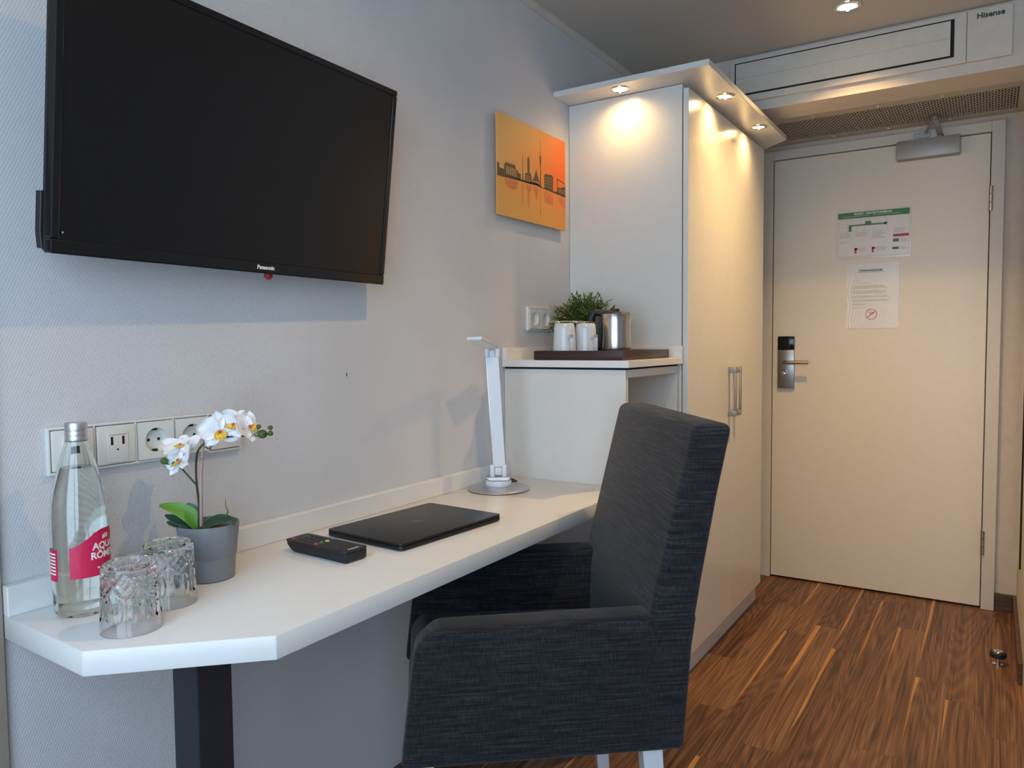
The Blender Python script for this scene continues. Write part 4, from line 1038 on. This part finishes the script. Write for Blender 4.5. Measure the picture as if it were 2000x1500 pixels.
b = nb(); tube(b, curve_pts([(-0.038, 0, 0.126), (-0.056, 0, 0.131), (-0.066, 0, 0.124), (-0.072, 0, 0.104), (-0.072, 0, 0.070), (-0.067, 0, 0.040), (-0.060, 0, 0.026), (-0.043, 0, 0.030)], 6), 0.0095, 12)
box(b, -0.060, -0.040, -0.010, 0.010, 0.024, 0.120, 0.003); obj('handle', b, MT['blackm'], t, smooth=True, local=True)

def cup(x, y, label, rz):
    t = thing('mug', label, 'mug', (x, y, ZT), rz, 'upturned white mugs on the tray')
    b = nb(); lathe(b, [(0.0345, 0), (0.0355, 0.001), (0.0345, 0.030), (0.0315, 0.085), (0.0295, 0.099), (0.0270, 0.1015), (0.0200, 0.1020), (0.0190, 0.0995), (0, 0.0995), (0, 0.0955), (0.0255, 0.0955), (0.0300, 0.080), (0.0325, 0.030), (0.0330, 0.001)], n=48, closed=False)
    obj('mug_body', b, MT['porcelain'], t, smooth=True, local=True)
    b = nb(); box(b, 0.030, 0.056, -0.0055, 0.0055, 0.056, 0.067, 0.0018); box(b, 0.0465, 0.056, -0.0055, 0.0055, 0.012, 0.067, 0.0018); box(b, 0.032, 0.056, -0.0055, 0.0055, 0.012, 0.022, 0.0018)
    obj('handle', b, MT['porcelain'], t, smooth=True, local=True)
cup(0.172, 1.991, 'upturned white mug at the front of the tray, left of its twin', radians(-38))
cup(0.212, 2.052, 'upturned white mug in front of the kettle handle, right of its twin', radians(-28))
def spoon(x, y, z, rz, label, tiltx=0.0):
    t = thing('teaspoon', label, 'spoon', (x, y, z), rz, 'teaspoons lying on the upturned mugs')
    b = nb(); ball(b, (0, 0, 0.003), 1.0, 8, (0.0165, 0.0105, 0.0042))
    obj('bowl', b, MT['chrome'], t, smooth=True, local=True)
    b = nb(); tube(b, curve_pts([(0.014, 0, 0.004), (0.030, 0, 0.0055), (0.060, 0, 0.0042), (0.085, 0, 0.003), (0.098, 0, 0.0026)]), [0.0016+0.0010*abs(k/32-0.4) for k in range(33)], 8); obj('spoon_handle', b, MT['chrome'], t, smooth=True, local=True)
spoon(0.152, 1.972, ZT+0.1026, radians(50), 'teaspoon whose bowl lies over the left mug')
spoon(0.190, 2.020, ZT+0.1028, radians(70), 'teaspoon reaching from the left mug across the right mug')

t = thing('potted_plant', 'bushy green artificial plant with fine leaves behind the mugs', 'plant', (0.098, 2.205, ZT))
b = nb(); lathe(b, [(0, 0), (0.026, 0), (0.034, 0.055), (0.0345, 0.057), (0.031, 0.057), (0.030, 0.050), (0, 0.050)], 0.098, 2.205, ZS+0.0002 if False else ZT, 36)
b.free()
PLX, PLY = 0.133, 2.205
t.location = (PLX, PLY, ZT)
b = nb(); lathe(b, [(0, 0), (0.0175, 0), (0.030, 0.084), (0.0305, 0.087), (0.028, 0.087), (0.027, 0.080), (0, 0.080)], 0, 0, 0, 36); obj('pot', b, MT['porcelain'], t, smooth=True, local=True)
rg = random.Random(11); b = nb(); b2 = nb()
KA = Vector((KX, KY)); KB = Vector((KX-0.086*cos(radians(32)), KY-0.086*sin(radians(32))))
def clear(v, m=0.0):
    # leaves bend away from the wall, the wardrobe, the kettle and the tray rim
    w = Vector((v.x+PLX, v.y+PLY)); ab = KB-KA; tt = max(0, min(1, (w-KA).dot(ab)/ab.dot(ab))); q = KA+ab*tt; dd = w-q
    if v.z < 0.175:
        lim = 0.058-0.035*tt
        if dd.length < lim: w = q+dd.normalized()*lim
    v.x = max(w.x-PLX, -PLX+0.0215+m); v.y = min(w.y-PLY, 2.322-PLY-m); v.z = max(v.z, 0.028+m)
for k in range(290):
    # sprigs radiating from the pot, each with narrow leaves
    az = rg.uniform(0, 2*pi); el = math.asin(rg.uniform(0.02, 1.0)); ln = rg.uniform(0.072, 0.122)
    d_ = Vector((cos(az)*cos(el)*1.0, sin(az)*cos(el)*0.95, sin(el)*1.12+0.03)).normalized()
    base_ = Vector((rg.uniform(-0.012, 0.012), rg.uniform(-0.012, 0.012), 0.082))
    tip = base_+d_*ln; tip.z += -0.012*(1-sin(el))
    # stay clear of wall, upstand and wardrobe side
    clear(tip, 0.002)
    mid = (base_+tip)/2+Vector((0, 0, 0.008))
    P = curve_pts([base_, mid, tip], 5); tube(b2, P, 0.0006, 4)
    for i in range(2, len(P)):
        for s_ in (-1, 1):
            p = P[i]; dd = (P[i]-P[i-1]).normalized(); sd = dd.cross(Vector((rg.uniform(-1, 1), rg.uniform(-1, 1), 1))).normalized()*s_
            od = (dd*0.8+sd*rg.uniform(0.4, 0.9)+Vector((0, 0, rg.uniform(-.1, .3)))).normalized(); l_ = rg.uniform(0.012, 0.021); w_ = rg.uniform(0.0018, 0.0030)
            wv = od.cross(Vector((rg.uniform(-1, 1), rg.uniform(-1, 1), rg.uniform(-1, 1)))).normalized()*w_; nn = od.cross(wv).normalized()*0.0004
            q = [p.copy(), p+od*l_*0.5+wv, p+od*l_, p+od*l_*0.5-wv]
            for r__ in q: clear(r__)
            va = [b.verts.new(z_+nn) for z_ in q]; vb = [b.verts.new(z_-nn) for z_ in q]
            b.faces.new(va); b.faces.new(vb[::-1])
            for a_ in range(4): b.faces.new((va[a_], va[(a_+1) % 4], vb[(a_+1) % 4], vb[a_]))
obj('foliage', b, MT['folia'], t, local=True); obj('stem', b2, MT['stem'], t, local=True)

# ------------------------------------------------------------------ armchair
CH = thing('armchair', 'charcoal fabric armchair with white legs drawn up to the desk', 'armchair', (0.744, 1.263, 0), 3.831)
# local: x forward, y across. near side is y=0, far side is y=-Wc or +Wc
_s = Vector((-sin(3.831), cos(3.831)))     # local +y in world
SG = 1.0 if (_s.x*-0.636+_s.y*0.772) > 0 else -1.0
Wc = 0.529
def Y_(w): return SG*w
def slab(bm, prof, w0, w1, bev=0.018, seg=4):
    a0, a1 = sorted((Y_(w0), Y_(w1)))
    prism(bm, prof, a0, a1, 'y', bev, seg)
ZH = 0.385; ZA = 0.642; ZB = 0.989; La = 0.425
b = nb(); slab(b, [(-0.062, ZH+0.004), (0.012, ZH+0.004), (0.006, 0.60), (-0.004, 0.66), (-0.083, ZB), (-0.156, ZB), (-0.128, 0.86), (-0.098, 0.70), (-0.078, 0.58)], 0.0, Wc, 0.016, 4)
bk = obj('backrest', b, MT['fabric'], CH, smooth=True, local=True)
for w0 in (0.0, Wc-0.066):  # outer faces run flush into the back
    b = nb(); slab(b, [(-0.064, ZH), (La+0.030, ZH), (La+0.016, 0.50), (La+0.002, ZA-0.035), (La-0.035, ZA-0.004), (-0.02, ZA), (-0.089, ZA), (-0.0795, 0.58)], w0-0.0012, w0+0.0672, 0.013, 4)
    obj('armrest', b, MT['fabric'], CH, smooth=True, local=True)
b = nb(); slab(b, [(0.004, 0.40), (La+0.018, 0.40), (La+0.016, 0.475), (La-0.01, 0.505), (0.004, 0.495)], 0.062, Wc-0.062, 0.014, 4); obj('seat', b, MT['fabric'], CH, smooth=True, local=True)
b = nb(); slab(b, [(La-0.006, ZH), (La+0.022, ZH), (La+0.018, 0.412), (La-0.004, 0.412)], 0.060, Wc-0.060, 0.004, 2); obj('front_apron', b, MT['fabric'], CH, smooth=True, local=True)
for (u, w) in ((-0.006, 0.032), (-0.006, Wc-0.032), (La-0.01, 0.034), (La-0.01, Wc-0.034)):
    b = nb(); q = 0.019; q2 = 0.013
    du = -0.03 if u < 0.1 else 0.01
    lo_ = [b.verts.new((u+du+a*q2, Y_(w)+c*q2, 0.0)) for a, c in ((-1, -1), (1, -1), (1, 1), (-1, 1))]; hi_ = [b.verts.new((u+a*q, Y_(w)+c*q, ZH+0.012)) for a, c in ((-1, -1), (1, -1), (1, 1), (-1, 1))]
    b.faces.new(lo_[::-1]); b.faces.new(hi_)
    for i in range(4): b.faces.new((lo_[i], lo_[(i+1) % 4], hi_[(i+1) % 4], hi_[i]))
    obj('leg', b, MT['porcelain'], CH, local=True)

# ------------------------------------------------------------------ curtain at the left end of the wall
b = nb(); pts = []
n = 40
for i in range(n+1):
    s_ = i/n; pts.append((0.006+0.0015*sin(s_*14), 0.36+0.1615*s_))
back = [(x-0.003, y) for x, y in pts[::-1]]
prism(b, pts+back, 0.02, 2.19, 'z')
tag(obj('curtain', b, MT['curtain'], smooth=True), 'edge of a beige curtain at the far left, below the desk end', 'curtain')
